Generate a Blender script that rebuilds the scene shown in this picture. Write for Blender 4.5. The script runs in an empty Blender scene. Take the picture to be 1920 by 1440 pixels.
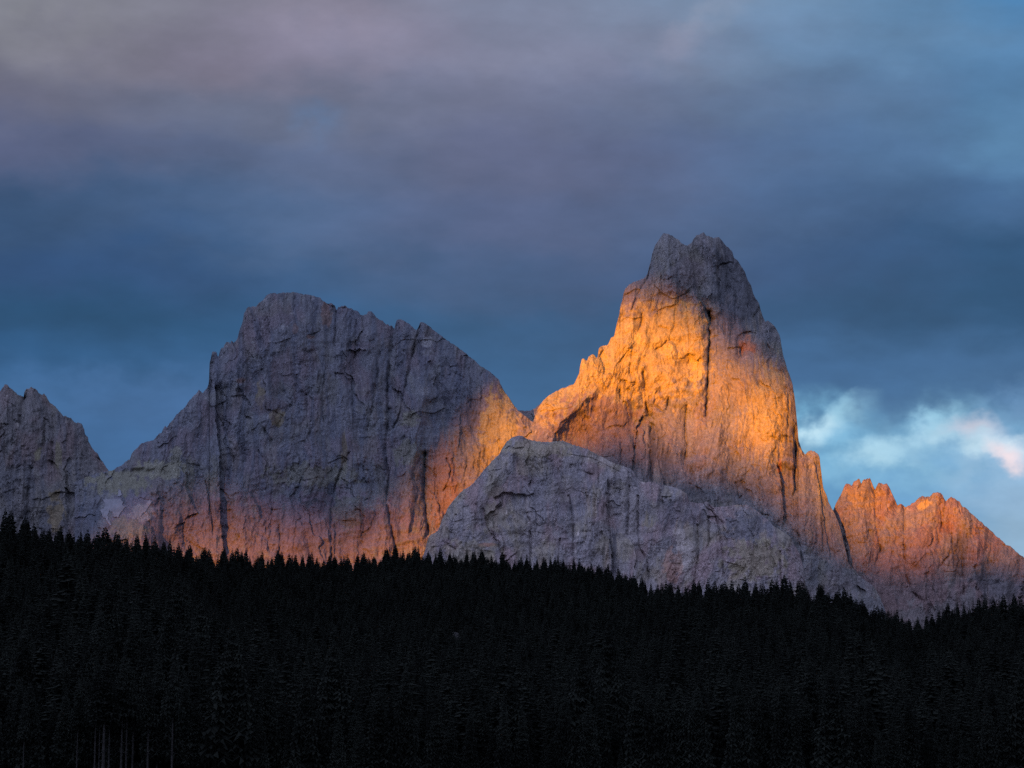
import bpy, math, random
import numpy as np
from mathutils import Vector

R = math.radians
scene = bpy.context.scene
C = scene.collection

# ------------------------------------------------------------------ camera
F = 4517.0                      # focal length in pixels of a 1920 px wide frame
PITCH = R(9.0)
cd = bpy.data.cameras.new("camera")
cam = bpy.data.objects.new("camera", cd)
C.objects.link(cam)
cam.location = (0, 0, 2.0)
cam.rotation_euler = (R(90) + PITCH, 0, 0)
cd.sensor_width = 36.0
cd.lens = 36.0 * F / 1920.0
cd.clip_start = 1.0
cd.clip_end = 90000.0
scene.camera = cam

# ------------------------------------------------------------------ light
SUN_AZ = R(26.0)                # left of straight behind the camera
SUN_EL = R(6.0)
EXPOSURE = 0.75
AMB = (0.140, 0.163, 0.255)     # open evening sky overhead and behind
sdir = Vector((-math.sin(SUN_AZ) * math.cos(SUN_EL), -math.cos(SUN_AZ) * math.cos(SUN_EL), math.sin(SUN_EL)))
ld = bpy.data.lights.new("sun", 'SUN')
ld.energy = 5.0
ld.angle = R(0.8)
ld.color = (1.0, 0.315, 0.006)
sun = bpy.data.objects.new("sun", ld)
C.objects.link(sun)
sun.rotation_euler = sdir.to_track_quat('Z', 'Y').to_euler()
sun.location = (-3000, -3000, 3000)
vs = scene.view_settings
vs.view_transform = 'Standard'
vs.look = 'None'
vs.exposure = EXPOSURE
vs.gamma = 1.0
vs.use_curve_mapping = False
scene.cycles.use_denoising = False
scene.cycles.max_bounces = 4
scene.cycles.diffuse_bounces = 2


def lin(c):
    c = c / 255.0
    return c / 12.92 if c <= 0.04045 else ((c + 0.055) / 1.055) ** 2.4


EXPF = 2.0 ** (-EXPOSURE)


def srgb(rgb):
    return tuple(lin(v) * EXPF for v in rgb) + (1.0,)


# ------------------------------------------------------------------ sky
class NT:
    def __init__(self, tree):
        self.t = tree

    def n(self, typ, **kw):
        nd = self.t.nodes.new(typ)
        for k, v in kw.items():
            setattr(nd, k, v)
        return nd

    def link(self, a, b):
        self.t.links.new(a, b)

    def math(self, op, a, b=None, c=None, clamp=False):
        nd = self.n('ShaderNodeMath', operation=op)
        nd.use_clamp = clamp
        for i, v in enumerate((a, b, c)):
            if v is None:
                continue
            if isinstance(v, (int, float)):
                nd.inputs[i].default_value = v
            else:
                self.link(v, nd.inputs[i])
        return nd.outputs[0]

    def maprange(self, v, a, b, c=0.0, d=1.0, smooth=True):
        nd = self.n('ShaderNodeMapRange')
        nd.interpolation_type = 'SMOOTHSTEP' if smooth else 'LINEAR'
        self.link(v, nd.inputs[0])
        for i, x in zip((1, 2, 3, 4), (a, b, c, d)):
            nd.inputs[i].default_value = x
        return nd.outputs[0]

    def mix(self, fac, a, b, blend='MIX'):
        nd = self.n('ShaderNodeMix', data_type='RGBA', blend_type=blend)
        for s, v in ((nd.inputs[0], fac), (nd.inputs[6], a), (nd.inputs[7], b)):
            if isinstance(v, (int, float)):
                s.default_value = v
            elif isinstance(v, tuple):
                s.default_value = v if len(v) == 4 else v + (1.0,)
            else:
                self.link(v, s)
        return nd.outputs[2]


SKY_X = (0, 300, 600, 900, 1200, 1500, 1800, 1920)
SKY = [
    (-500, [(118, 124, 142)] * 8),
    (0,   [(131, 132, 142), (126, 126, 142), (133, 128, 147), (124, 131, 156), (124, 138, 165), (116, 148, 182), (86, 132, 175), (74, 130, 180)]),
    (100, [(124, 124, 137), (120, 116, 136), (134, 128, 150), (127, 130, 156), (121, 131, 156), (108, 137, 172), (96, 136, 176), (88, 134, 178)]),
    (200, [(106, 105, 126), (98, 103, 126), (106, 115, 142), (114, 116, 142), (106, 116, 146), (92, 117, 152), (84, 120, 160), (80, 122, 163)]),
    (300, [(88, 96, 130), (86, 95, 126), (92, 110, 146), (102, 106, 136), (93, 103, 138), (78, 106, 146), (80, 114, 155), (88, 132, 172)]),
    (400, [(50, 79, 118), (64, 88, 126), (78, 104, 143), (88, 98, 134), (83, 98, 134), (72, 99, 140), (64, 98, 140), (66, 101, 144)]),
    (500, [(42, 73, 116), (46, 79, 124), (56, 90, 132), (70, 91, 128), (66, 88, 128), (57, 83, 124), (46, 82, 123), (43, 81, 121)]),
    (600, [(33, 73, 112), (35, 78, 119), (49, 89, 134), (51, 88, 128), (55, 88, 130), (51, 84, 124), (41, 80, 119), (39, 77, 116)]),
    (690, [(36, 80, 124), (46, 90, 136), (54, 96, 143), (54, 95, 140), (56, 96, 140), (62, 102, 148), (60, 99, 143), (62, 101, 144)]),
    (770, [(58, 103, 152), (66, 106, 158), (62, 104, 153), (57, 100, 146), (60, 100, 145), (70, 116, 160), (68, 108, 152), (84, 124, 168)]),
    (830, [(54, 97, 146), (60, 102, 152), (64, 106, 156), (64, 106, 150), (64, 106, 150), (90, 148, 194), (88, 142, 186), (104, 146, 188)]),
    (900, [(56, 98, 148), (60, 102, 152), (64, 106, 156), (64, 106, 150), (64, 106, 150), (100, 164, 212), (118, 168, 210), (150, 182, 216)]),
    (1000, [(56, 98, 148), (60, 102, 152), (64, 106, 156), (64, 106, 150), (64, 106, 150), (88, 152, 206), (120, 170, 212), (152, 186, 216)]),
]

world = bpy.data.worlds.new("World")
scene.world = world
world.use_nodes = True
wt = world.node_tree
wt.nodes.clear()
W = NT(wt)
tc = W.n('ShaderNodeTexCoord')
sep = W.n('ShaderNodeSeparateXYZ')
W.link(tc.outputs['Generated'], sep.inputs[0])
dx_, dy_, dz_ = sep.outputs
az = W.math('ARCTAN2', dx_, dy_)
el = W.math('ARCSINE', dz_)
U0 = W.math('MULTIPLY_ADD', az, F / 1920.0, 0.5)
V0 = W.math('MULTIPLY_ADD', W.math('SUBTRACT', el, PITCH), -F / 1440.0, 0.5)
mp = W.n('ShaderNodeMapping')
mp.inputs['Scale'].default_value = (1.0, 1.0, 2.2)
mp.inputs['Rotation'].default_value = (0.0, R(-14), 0.0)
W.link(tc.outputs['Generated'], mp.inputs[0])


def wnoise(scale, detail, rough=0.55, off=(0, 0, 0)):
    m2 = W.n('ShaderNodeMapping')
    m2.inputs['Location'].default_value = off
    W.link(mp.outputs[0], m2.inputs[0])
    nd = W.n('ShaderNodeTexNoise')
    nd.inputs['Scale'].default_value = scale
    nd.inputs['Detail'].default_value = detail
    nd.inputs['Roughness'].default_value = rough
    W.link(m2.outputs[0], nd.inputs['Vector'])
    return nd.outputs[0]


nA = wnoise(11.0, 4.0, 0.5)
nB = wnoise(11.0, 4.0, 0.5, (3.1, 1.7, 5.2))
nC = wnoise(34.0, 5.0, 0.55, (7.3, 2.2, 0.4))
nD = wnoise(34.0, 5.0, 0.55, (1.3, 8.2, 3.4))
U = W.math('ADD', W.math('MULTIPLY_ADD', W.math('SUBTRACT', nA, 0.5), 0.16, U0), W.math('MULTIPLY', W.math('SUBTRACT', nC, 0.5), 0.07))
V = W.math('ADD', W.math('MULTIPLY_ADD', W.math('SUBTRACT', nB, 0.5), 0.12, V0), W.math('MULTIPLY', W.math('SUBTRACT', nD, 0.5), 0.055))
col = None
prev = None
for py, cols in SKY:
    rp = W.n('ShaderNodeValToRGB')
    cr = rp.color_ramp
    cr.interpolation = 'B_SPLINE'
    while len(cr.elements) < 8:
        cr.elements.new(0.5)
    for e_, x_, c_ in zip(cr.elements, SKY_X, cols):
        e_.position = x_ / 1920.0
        e_.color = srgb(c_)
    W.link(U, rp.inputs[0])
    if col is None:
        col = rp.outputs[0]
    else:
        col = W.mix(W.maprange(V, prev / 1440.0, py / 1440.0), col, rp.outputs[0])
    prev = py
# lighter cloud wisps: centre x, y, radii, tilt, colour, strength
BLOBS = [
    (1550, 825, 130, 62, 0.2, (124, 184, 220), 1.4),
    (1590, 785, 40, 24, 0.4, (120, 176, 214), 0.9),
    (1740, 850, 200, 66, -0.1, (132, 186, 222), 1.4),
    (1890, 890, 110, 60, 0.1, (150, 188, 222), 1.1),
    (1530, 812, 56, 24, -0.5, (194, 230, 248), 1.3),
    (1598, 775, 36, 22, -0.4, (160, 212, 238), 1.1),
    (1660, 856, 62, 22, 0.0, (178, 222, 246), 1.25),
    (1715, 838, 44, 20, -0.5, (170, 214, 240), 1.1),
    (1752, 796, 50, 20, -0.2, (158, 210, 238), 1.1),
    (1776, 830, 50, 22, 0.2, (182, 220, 242), 1.1),
    (1832, 816, 44, 18, 0.2, (220, 222, 236), 1.1),
    (1842, 846, 36, 18, 0.1, (196, 226, 244), 1.0),
    (1902, 846, 36, 20, 0.0, (214, 232, 246), 1.1),
    (1894, 872, 34, 18, 0.5, (244, 226, 232), 1.0),
    (1910, 770, 90, 34, -0.4, (104, 144, 186), 0.8),
    (1284, 80, 40, 24, -0.5, (150, 148, 170), 0.55),
    (1350, 36, 110, 26, -0.5, (142, 154, 178), 0.55),
    (1180, 110, 170, 46, -0.1, (130, 134, 162), 0.5),
    (585, 228, 44, 36, 0.0, (98, 124, 164), 0.7),
    (640, 40, 150, 60, 0.15, (146, 138, 158), 0.5),
    (60, 60, 170, 90, 0.1, (140, 140, 148), 0.4),
    (1648, 775, 52, 40, 0.3, (66, 104, 150), 0.9),
    (260, 735, 190, 40, 0.0, (70, 112, 164), 0.6),
]
def inoise(scale, off):
    m2 = W.n('ShaderNodeMapping')
    m2.inputs['Location'].default_value = off
    m2.inputs['Scale'].default_value = (1, 1, 1.25)
    W.link(tc.outputs['Generated'], m2.inputs[0])
    nd = W.n('ShaderNodeTexNoise')
    nd.inputs['Scale'].default_value = scale
    nd.inputs['Detail'].default_value = 4.0
    nd.inputs['Roughness'].default_value = 0.5
    W.link(m2.outputs[0], nd.inputs['Vector'])
    return nd.outputs[0]


nE = inoise(85.0, (4.4, 4.1, 9.0))
nF = inoise(85.0, (2.4, 6.1, 1.0))
UB = W.math('ADD', W.math('MULTIPLY_ADD', W.math('SUBTRACT', nE, 0.5), 0.034, U0), W.math('MULTIPLY', W.math('SUBTRACT', nC, 0.5), 0.03))
VB = W.math('ADD', W.math('MULTIPLY_ADD', W.math('SUBTRACT', nF, 0.5), 0.045, V0), W.math('MULTIPLY', W.math('SUBTRACT', nD, 0.5), 0.03))
for (bx, by, rx, ry, rot, bc, st) in BLOBS:
    ux = W.math('MULTIPLY', W.math('SUBTRACT', UB, bx / 1920.0), 1920.0)
    vy = W.math('MULTIPLY', W.math('SUBTRACT', VB, by / 1440.0), 1440.0)
    ca, sa = math.cos(rot), math.sin(rot)
    p = W.math('MULTIPLY_ADD', vy, sa / rx, W.math('MULTIPLY', ux, ca / rx))
    q = W.math('MULTIPLY_ADD', vy, ca / ry, W.math('MULTIPLY', ux, -sa / ry))
    d2 = W.math('ADD', W.math('MULTIPLY', p, p), W.math('MULTIPLY', q, q))
    fac = W.math('MULTIPLY', W.math('POWER', W.maprange(d2, 3.2, 0.0, smooth=False), 2.2), st * 0.85)
    fac = W.math('MULTIPLY', fac, W.maprange(nE, 0.30, 0.64, 0.35, 1.1), clamp=True)
    col = W.mix(fac, col, srgb(bc))
# soft structure of the cloud deck
nG = wnoise(22.0, 6.0, 0.55, (9.4, 0.1, 2.0))
mod = W.math('MULTIPLY', W.maprange(nG, 0.25, 0.75, 0.86, 1.14, smooth=False), W.maprange(nC, 0.25, 0.75, 0.94, 1.06, smooth=False))
colm = W.n('ShaderNodeVectorMath', operation='SCALE')
W.link(col, colm.inputs[0])
W.link(mod, colm.inputs['Scale'])
# the sky beyond the clouds and the brighter sky overhead and on the sunset side
sky = W.n('ShaderNodeTexSky', sky_type='NISHITA')
sky.sun_disc = False
sky.sun_elevation = SUN_EL
sky.sun_rotation = R(180) + SUN_AZ
skyv = W.n('ShaderNodeVectorMath', operation='SCALE')
W.link(sky.outputs[0], skyv.inputs[0])
skyv.inputs['Scale'].default_value = 0.06
base = W.mix(0.06, colm.outputs[0], skyv.outputs[0])
away = W.maprange(dy_, 0.90, 0.55)
dot = W.n('ShaderNodeVectorMath', operation='DOT_PRODUCT')
W.link(tc.outputs['Generated'], dot.inputs[0])
dot.inputs[1].default_value = Vector((-0.62, -0.60, 0.50)).normalized()
glow = W.maprange(dot.outputs['Value'], -0.2, 1.0, 0.15, 2.5, smooth=False)
ambv = W.n('ShaderNodeVectorMath', operation='SCALE')
ambv.inputs[0].default_value = AMB
W.link(glow, ambv.inputs['Scale'])
base = W.mix(away, base, ambv.outputs[0])
bg = W.n('ShaderNodeBackground')
W.link(base, bg.inputs[0])
bg.inputs[1].default_value = 1.0
wo = W.n('ShaderNodeOutputWorld')
W.link(bg.outputs[0], wo.inputs[0])


# ------------------------------------------------------------------ numeric helpers
def _hash(ix, iy, seed):
    h = ix.astype(np.int64) * 374761393 + iy.astype(np.int64) * 668265263 + seed * 974634777
    h = (h ^ (h >> 13)) & 0xFFFFFFFF
    h = (h * 1274126177) & 0xFFFFFFFF
    h = h ^ (h >> 16)
    return h


def rnd2(ix, iy, seed):
    return (_hash(ix, iy, seed) & 0xFFFFFF).astype(np.float32) / np.float32(0xFFFFFF)


_ga = np.arange(16) * (2 * math.pi / 16)
_GX = np.cos(_ga).astype(np.float32)
_GY = np.sin(_ga).astype(np.float32)


def perlin(x, y, seed=0):
    xi = np.floor(x)
    yi = np.floor(y)
    xf = (x - xi).astype(np.float32)
    yf = (y - yi).astype(np.float32)
    xi = xi.astype(np.int64)
    yi = yi.astype(np.int64)
    u = xf * xf * xf * (xf * (xf * 6 - 15) + 10)
    v = yf * yf * yf * (yf * (yf * 6 - 15) + 10)

    def g(ax, ay, fx, fy):
        h = _hash(xi + ax, yi + ay, seed) & 15
        return _GX[h] * fx + _GY[h] * fy
    a = g(0, 0, xf, yf)
    b = g(1, 0, xf - 1, yf)
    c = g(0, 1, xf, yf - 1)
    d = g(1, 1, xf - 1, yf - 1)
    return ((a + u * (b - a)) * (1 - v) + (c + u * (d - c)) * v) * np.float32(1.5)


def fbm(x, y, seed, octs=4, gain=0.5, lac=2.03):
    s = 0
    a = 1.0
    for o in range(octs):
        s = s + a * perlin(x, y, seed + 17 * o)
        x = x * lac + 11.3
        y = y * lac + 5.7
        a *= gain
    return s


def facets(x, y, sx, sy, seed, tilt=0.9, drop=0.8):
    """Broken rock: the upper envelope of many tilted blocks."""
    X = x / sx
    Y = y / sy
    ix = np.floor(X).astype(np.int64)
    iy = np.floor(Y).astype(np.int64)
    best = np.full(X.shape, -9.0, np.float32)
    for dx in (-1, 0, 1):
        for dy in (-1, 0, 1):
            cx = ix + dx
            cy = iy + dy
            ddx = (X - cx - rnd2(cx, cy, seed)).astype(np.float32)
            ddy = (Y - cy - rnd2(cx, cy, seed + 1)).astype(np.float32)
            val = rnd2(cx, cy, seed + 2) * 0.9 + (rnd2(cx, cy, seed + 3) - 0.5) * 2 * tilt * ddx \
                + (rnd2(cx, cy, seed + 4) - 0.5) * 1.2 * tilt * ddy \
                - drop * (np.abs(ddx) + 0.6 * np.abs(ddy))
            np.maximum(best, val, out=best)
    return best


def sstep(a, b, x):
    t = np.clip((x - a) / (b - a), 0, 1)
    return t * t * (3 - 2 * t)


def polydist(x, y, poly):
    best = np.full(x.shape, 1e9, np.float32)
    sgn = np.zeros(x.shape, np.float32)
    for (ax, ay), (bx, by) in zip(poly[:-1], poly[1:]):
        ex, ey = bx - ax, by - ay
        L2 = ex * ex + ey * ey
        t = np.clip(((x - ax) * ex + (y - ay) * ey) / L2, 0, 1)
        d = (x - ax - t * ex) ** 2 + (y - ay - t * ey) ** 2
        cr = ex * (y - ay) - ey * (x - ax)
        m = d < best
        best = np.where(m, d, best)
        sgn = np.where(m, np.sign(cr), sgn)
    return np.sqrt(best), sgn


def ray(px, py):
    """Direction through a photo pixel, scaled to unit forward (world y) length."""
    cx = (px - 960.0) / F
    up = -(py - 720.0) / F
    y = math.cos(PITCH) - up * math.sin(PITCH)
    z = math.sin(PITCH) + up * math.cos(PITCH)
    return cx / y, z / y


def in_poly(x, y, poly):
    ins = np.zeros(x.shape, bool)
    n = len(poly)
    for i in range(n):
        x0, y0 = poly[i]
        x1, y1 = poly[(i + 1) % n]
        if y0 == y1:
            continue
        c = ((y0 > y) != (y1 > y)) & (x < (x1 - x0) * (y - y0) / (y1 - y0) + x0)
        ins ^= c
    return ins


def mesh_from(name, verts, faces4=None, faces3=None, smooth=False):
    me = bpy.data.meshes.new(name)
    verts = np.asarray(verts, np.float32)
    nv = len(verts)
    f4 = np.zeros((0, 4), np.int32) if faces4 is None else np.asarray(faces4, np.int32)
    f3 = np.zeros((0, 3), np.int32) if faces3 is None else np.asarray(faces3, np.int32)
    me.vertices.add(nv)
    me.vertices.foreach_set('co', verts.ravel())
    me.loops.add(f4.size + f3.size)
    me.loops.foreach_set('vertex_index', np.concatenate([f4.ravel(), f3.ravel()]))
    me.polygons.add(len(f4) + len(f3))
    st = np.concatenate([np.arange(len(f4)) * 4, f4.size + np.arange(len(f3)) * 3]).astype(np.int32)
    me.polygons.foreach_set('loop_start', st)
    me.polygons.foreach_set('use_smooth', np.full(len(st), smooth))
    me.update(calc_edges=True)
    me.validate()
    return me


def link(name, me, mat=None, parent=None):
    o = bpy.data.objects.new(name, me)
    C.objects.link(o)
    if mat is not None and me is not None and not len(me.materials):
        me.materials.append(mat)
    if parent is not None:
        o.parent = parent
    return o


def tag(o, label=None, cat=None, group=None, kind=None):
    for k, v in (('label', label), ('category', cat), ('group', group), ('kind', kind)):
        if v:
            o[k] = v
    return o


def add_tint(me, rgb):
    at = me.attributes.new('tint', 'FLOAT_COLOR', 'POINT')
    a = np.ones((len(rgb), 4), np.float32)
    a[:, :3] = rgb
    at.data.foreach_set('color', a.ravel())


def grid_faces(nr, nc):
    i = np.arange((nr - 1) * (nc - 1))
    r = i // (nc - 1)
    c = i % (nc - 1)
    a = r * nc + c
    return np.stack([a, a + 1, a + nc + 1, a + nc], 1).astype(np.int32)


# ------------------------------------------------------------------ materials
def new_mat(name):
    m = bpy.data.materials.new(name)
    m.use_nodes = True
    t = m.node_tree
    for nd in list(t.nodes):
        if nd.type != 'OUTPUT_MATERIAL' and nd.type != 'BSDF_PRINCIPLED':
            t.nodes.remove(nd)
    b = next(nd for nd in t.nodes if nd.type == 'BSDF_PRINCIPLED')
    return m, NT(t), b


def rock_material(name):
    m, N, b = new_mat(name)
    b.inputs['Roughness'].default_value = 0.95
    b.inputs['Specular IOR Level'].default_value = 0.12
    at = N.n('ShaderNodeAttribute', attribute_name='tint')
    geo = N.n('ShaderNodeNewGeometry')

    def noise(scale, sc, detail, rough=0.6):
        mpn = N.n('ShaderNodeMapping')
        mpn.inputs['Scale'].default_value = sc
        N.link(geo.outputs['Position'], mpn.inputs[0])
        nd = N.n('ShaderNodeTexNoise')
        nd.inputs['Scale'].default_value = scale
        nd.inputs['Detail'].default_value = detail
        nd.inputs['Roughness'].default_value = rough
        N.link(mpn.outputs[0], nd.inputs['Vector'])
        return nd.outputs[0]
    n1 = noise(0.16, (1, 1, 0.7), 5, 0.7)
    n2 = noise(0.045, (1, 1, 0.38), 5, 0.65)
    v = N.math('MULTIPLY', N.maprange(n1, 0.25, 0.75, 0.60, 1.40, False), N.maprange(n2, 0.25, 0.75, 0.84, 1.16, False))
    sc = N.n('ShaderNodeVectorMath', operation='SCALE')
    N.link(at.outputs['Color'], sc.inputs[0])
    N.link(v, sc.inputs['Scale'])
    N.link(sc.outputs[0], b.inputs['Base Color'])
    n3 = noise(0.11, (1, 1, 0.75), 8, 0.72)
    bp = N.n('ShaderNodeBump')
    bp.inputs['Strength'].default_value = 0.75
    bp.inputs['Distance'].default_value = 9.0
    N.link(n3, bp.inputs['Height'])
    N.link(bp.outputs[0], b.inputs['Normal'])
    return m


def plain_material(name, c, rough=0.9, var=0.3, scale=0.5, spec=0.1):
    m, N, b = new_mat(name)
    b.inputs['Roughness'].default_value = rough
    b.inputs['Specular IOR Level'].default_value = spec
    geo = N.n('ShaderNodeNewGeometry')
    nd = N.n('ShaderNodeTexNoise')
    nd.inputs['Scale'].default_value = scale
    nd.inputs['Detail'].default_value = 5
    N.link(geo.outputs['Position'], nd.inputs['Vector'])
    lo = tuple(v * (1 - var) for v in c)
    hi = tuple(v * (1 + var) for v in c)
    N.link(N.mix(N.maprange(nd.outputs[0], 0.3, 0.7), lo, hi), b.inputs['Base Color'])
    return m


M_rock = rock_material('dolomite_rock')
M_snow = plain_material('old_snow', (0.30, 0.29, 0.33), 0.8, 0.15, 0.05)
M_needles = plain_material('spruce_needles', (0.021, 0.024, 0.019), 0.85, 0.45, 0.09)
M_leaves = plain_material('broad_leaves', (0.036, 0.046, 0.028), 0.85, 0.4, 0.3)
M_bark = plain_material('spruce_bark', (0.04, 0.038, 0.036), 0.9, 0.3, 1.0)
M_palebark = plain_material('weathered_bark', (0.050, 0.047, 0.044), 0.9, 0.3, 1.0)
M_snag = plain_material('dead_wood', (0.16, 0.15, 0.14), 0.9, 0.25, 1.0)
M_floor = plain_material('forest_floor', (0.028, 0.030, 0.022), 0.95, 0.4, 0.08)
M_cloud = plain_material('evening_cloud', (0.75, 0.75, 0.78), 1.0, 0.05, 0.002)

# ------------------------------------------------------------------ the mountains
GREY = np.array((0.275, 0.260, 0.268))
MAUVE = np.array((0.290, 0.222, 0.228))
OLIVE = np.array((0.300, 0.270, 0.190))
OCHRE = np.array((0.390, 0.290, 0.130))
YELLOW = np.array((0.520, 0.410, 0.170))
DARK = np.array((0.110, 0.105, 0.115))
PALE = np.array((0.480, 0.440, 0.420))
RED = np.array((0.330, 0.170, 0.110))
SUNLIT_TAN = np.array((0.500, 0.390, 0.180))
STEEL = np.array((0.200, 0.205, 0.240))
STEP = 1.15


def build_mountain(label, profile, base_py, depth, slope, seed, jag=1.0, tint_mix=(0.5, 0.4, 0.2),
                   grooves=(), steps=(), tilts=(), bumps=(), smooth=(), ribs=(), flute=1.0, patches=(), stains_and_light=(), amp=1.0, extra=None, rim=(16, 40, 14), snow=None,
                   bright=1.0):
    pr = np.array(profile, float)
    xs = np.arange(pr[0, 0], pr[-1, 0] + 0.01, STEP)
    T = np.interp(xs, pr[:, 0], pr[:, 1])
    z0 = np.zeros_like(xs)
    T = T + jag * (1.6 * perlin(xs / 7.0, z0 + 3.3, seed) + 1.3 * perlin(xs / 3.1, z0 + 8.1, seed + 5)
                   + 0.9 * np.abs(perlin(xs / 4.3, z0 + 1.1, seed + 9)))
    nr = int((base_py - T.min()) / STEP) + 2
    v = np.linspace(0, 1, nr)[:, None]
    x = np.broadcast_to(xs[None, :], (nr, len(xs))).astype(np.float32)
    y = (base_py + (T[None, :] - base_py) * v).astype(np.float32)
    mpp = depth / F
    # distance to the skyline, in pixels
    e = np.full(x.shape, 1e9, np.float32)
    k = int(100 / STEP)
    for d in range(-k, k + 1, 2):
        Ts = np.interp(xs + d * STEP, xs, T, left=base_py, right=base_py)
        np.minimum(e, np.hypot(d * STEP, np.maximum(0, y - Ts[None, :])), out=e)
    # warped rock coordinates
    wx = x + 9 * perlin(x / 90, y / 120, seed + 31) + 3 * perlin(x / 23, y / 40, seed + 32) + 0.10 * (y - 800) * perlin(x / 200, y / 400, seed + 33)
    wy = y + 8 * perlin(x / 70, y / 60, seed + 34) + 0.12 * x
    rough_ = (0.40 + 0.95 * sstep(-0.35, 0.45, fbm(x / 75, y / 95, seed + 88, 3))).astype(np.float32)
    # fluted buttresses with sharp gullies between them
    fl = 17 * np.minimum(np.abs(perlin(wx / 62, wy / 330, seed + 40)), 0.55) \
        + 8.5 * np.minimum(np.abs(perlin(wx / 27, wy / 150, seed + 41)), 0.55) \
        + 2.8 * np.minimum(np.abs(perlin(wx / 12, wy / 62, seed + 42)), 0.5) \
        + 1.0 * np.minimum(np.abs(perlin(wx / 5.5, wy / 26, seed + 43)), 0.5)
    bx_ = wx + 16 * perlin(x / 38, y / 34, seed + 36) + 5 * perlin(x / 12, y / 12, seed + 37)
    by_ = wy + 18 * perlin(x / 44, y / 40, seed + 38) + 6 * perlin(x / 13, y / 12, seed + 39)
    rel = flute * fl + 13 * facets(bx_, by_, 62, 105, seed + 44, 1.1, 0.82) + 10 * facets(bx_ - 0.25 * by_, by_ + 0.1 * bx_, 29, 50, seed + 50, 1.1, 0.82)
    small = 4.6 * facets(wx, wy, 13, 22, seed + 60) + 2.7 * facets(wx + 0.2 * wy, wy, 6.2, 11, seed + 70) \
        + 1.9 * facets(wx - 0.3 * wy, wy, 3.3, 4.8, seed + 80) \
        + 1.3 * perlin(wx / 7, wy / 11, seed + 92) + 1.1 * perlin(wx / 3.0, wy / 4.0, seed + 93)
    rel = rel + small * rough_
    rel = rel + 4 * perlin(wx / 55, wy / 70, seed + 90) + 2.0 * perlin(wx / 20, wy / 28, seed + 91)
    jx = wx + 1.5 * perlin(wx / 6, wy / 9, seed + 109)
    n1 = perlin(jx / 22, wy / 160, seed + 110)
    rel = rel - 3.4 * np.exp(-np.abs(n1) / 0.035) * sstep(0.0, 0.5, perlin(x / 40, y / 70, seed + 111))
    n2 = perlin(jx / 10, wy / 50, seed + 112)
    rel = rel - 2.2 * np.exp(-np.abs(n2) / 0.06) * sstep(-0.1, 0.5, perlin(x / 35, y / 50, seed + 113))
    n3 = perlin((jx + 0.5 * wy) / 13, (wy - 0.4 * wx) / 45, seed + 114)
    rel = rel - 1.6 * np.exp(-np.abs(n3) / 0.05) * sstep(0.0, 0.5, perlin(x / 40, y / 40, seed + 115))
    # bedding: stepped ledges, dipping a little
    for P_, st_, sd_ in ((34.0, 0.50, 1), (13.0, 0.42, 2)):
        ph = (y + 0.16 * x + 9 * perlin(x / 70, y / 50, seed + 116 + sd_) + 3 * perlin(x / 14, y / 20, seed + 118 + sd_)) / P_
        fr = ph - np.floor(ph)
        msk = sstep(-0.05, 0.5, perlin(x / 110, y / 75, seed + 120 + sd_))
        rel = rel + st_ * 0.5 * P_ * (sstep(0.05, 0.55, fr) - fr) * msk
    for sx, sy, rx, ry in smooth:
        rel = rel + (18.0 - rel) * (0.8 * sstep(1.25, 0.3, ((x - sx) / rx) ** 2 + ((y - sy) / ry) ** 2 + 0.4 * perlin(x / 12, y / 12, seed + 128)))
    D = slope * (base_py - y) - amp * rel
    D = D + rim[0] * (1 - np.minimum(e / rim[1], 1)) ** 2 + rim[2] * (1 - np.minimum(e / 95, 1)) ** 2
    for poly, w, dep in grooves:
        px_, py_ = zip(*poly)
        m = (x > min(px_) - 22 * w) & (x < max(px_) + 22 * w) & (y > min(py_) - 22 * w) & (y < max(py_) + 22 * w)
        xm = x[m] + 1.6 * perlin(x[m] / 9, y[m] / 9, seed + 120)
        d, _ = polydist(xm, y[m], poly)
        ww = w * (0.75 + 0.6 * np.abs(perlin(x[m] / 30, y[m] / 14, seed + 121)))
        D[m] += 0.95 * dep * np.exp(-(d / (0.72 * ww)) ** 1.4) * (0.35 + 1.0 * np.clip(0.5 + perlin(x[m] / 16, y[m] / 22, seed + 122), 0, 1)) + 0.75 * dep * np.exp(-d / (4.5 * w))
    for poly, side, dep, w in steps:
        px_, py_ = zip(*poly)
        mg = 5 * w
        m = (x > min(px_) - mg) & (x < max(px_) + mg) & (y > min(py_) - mg) & (y < max(py_) + mg)
        xm = x[m] + 2.0 * perlin(x[m] / 11, y[m] / 11, seed + 130)
        d, s = polydist(xm, y[m], poly)
        if abs(py_[-1] - py_[0]) > abs(px_[-1] - px_[0]):
            f = sstep(min(py_) - 6, min(py_) + 14, y[m]) * (1 - sstep(max(py_) - 14, max(py_) + 6, y[m]))
        else:
            f = sstep(min(px_) - 6, min(px_) + 14, x[m]) * (1 - sstep(max(px_) - 14, max(px_) + 6, x[m]))
        D[m] += dep * f * np.exp(-d / w) * (s == side)
    for poly, side, sl, L, (ya, yb, yc, yd) in tilts:
        d, s = polydist(x, y, poly)
        f = sstep(ya, yb, y) * (1 - sstep(yc, yd, y))
        D += (sl * L * (1 - np.exp(-d / L)) if L > 65 else sl * d * np.exp(-d / L)) * f * (s == side)
    for bx, by, rx, ry, h in bumps:
        D -= h * np.exp(-((x - bx) / rx) ** 2 - ((y - by) / ry) ** 2)
    for poly, w, h in ribs:
        d, _ = polydist(x + 5 * perlin(x / 30, y / 26, seed + 126), y, poly)
        D -= h * np.exp(-d / w) * (0.8 + 0.5 * perlin(x / 40, y / 60, seed + 127))
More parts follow.
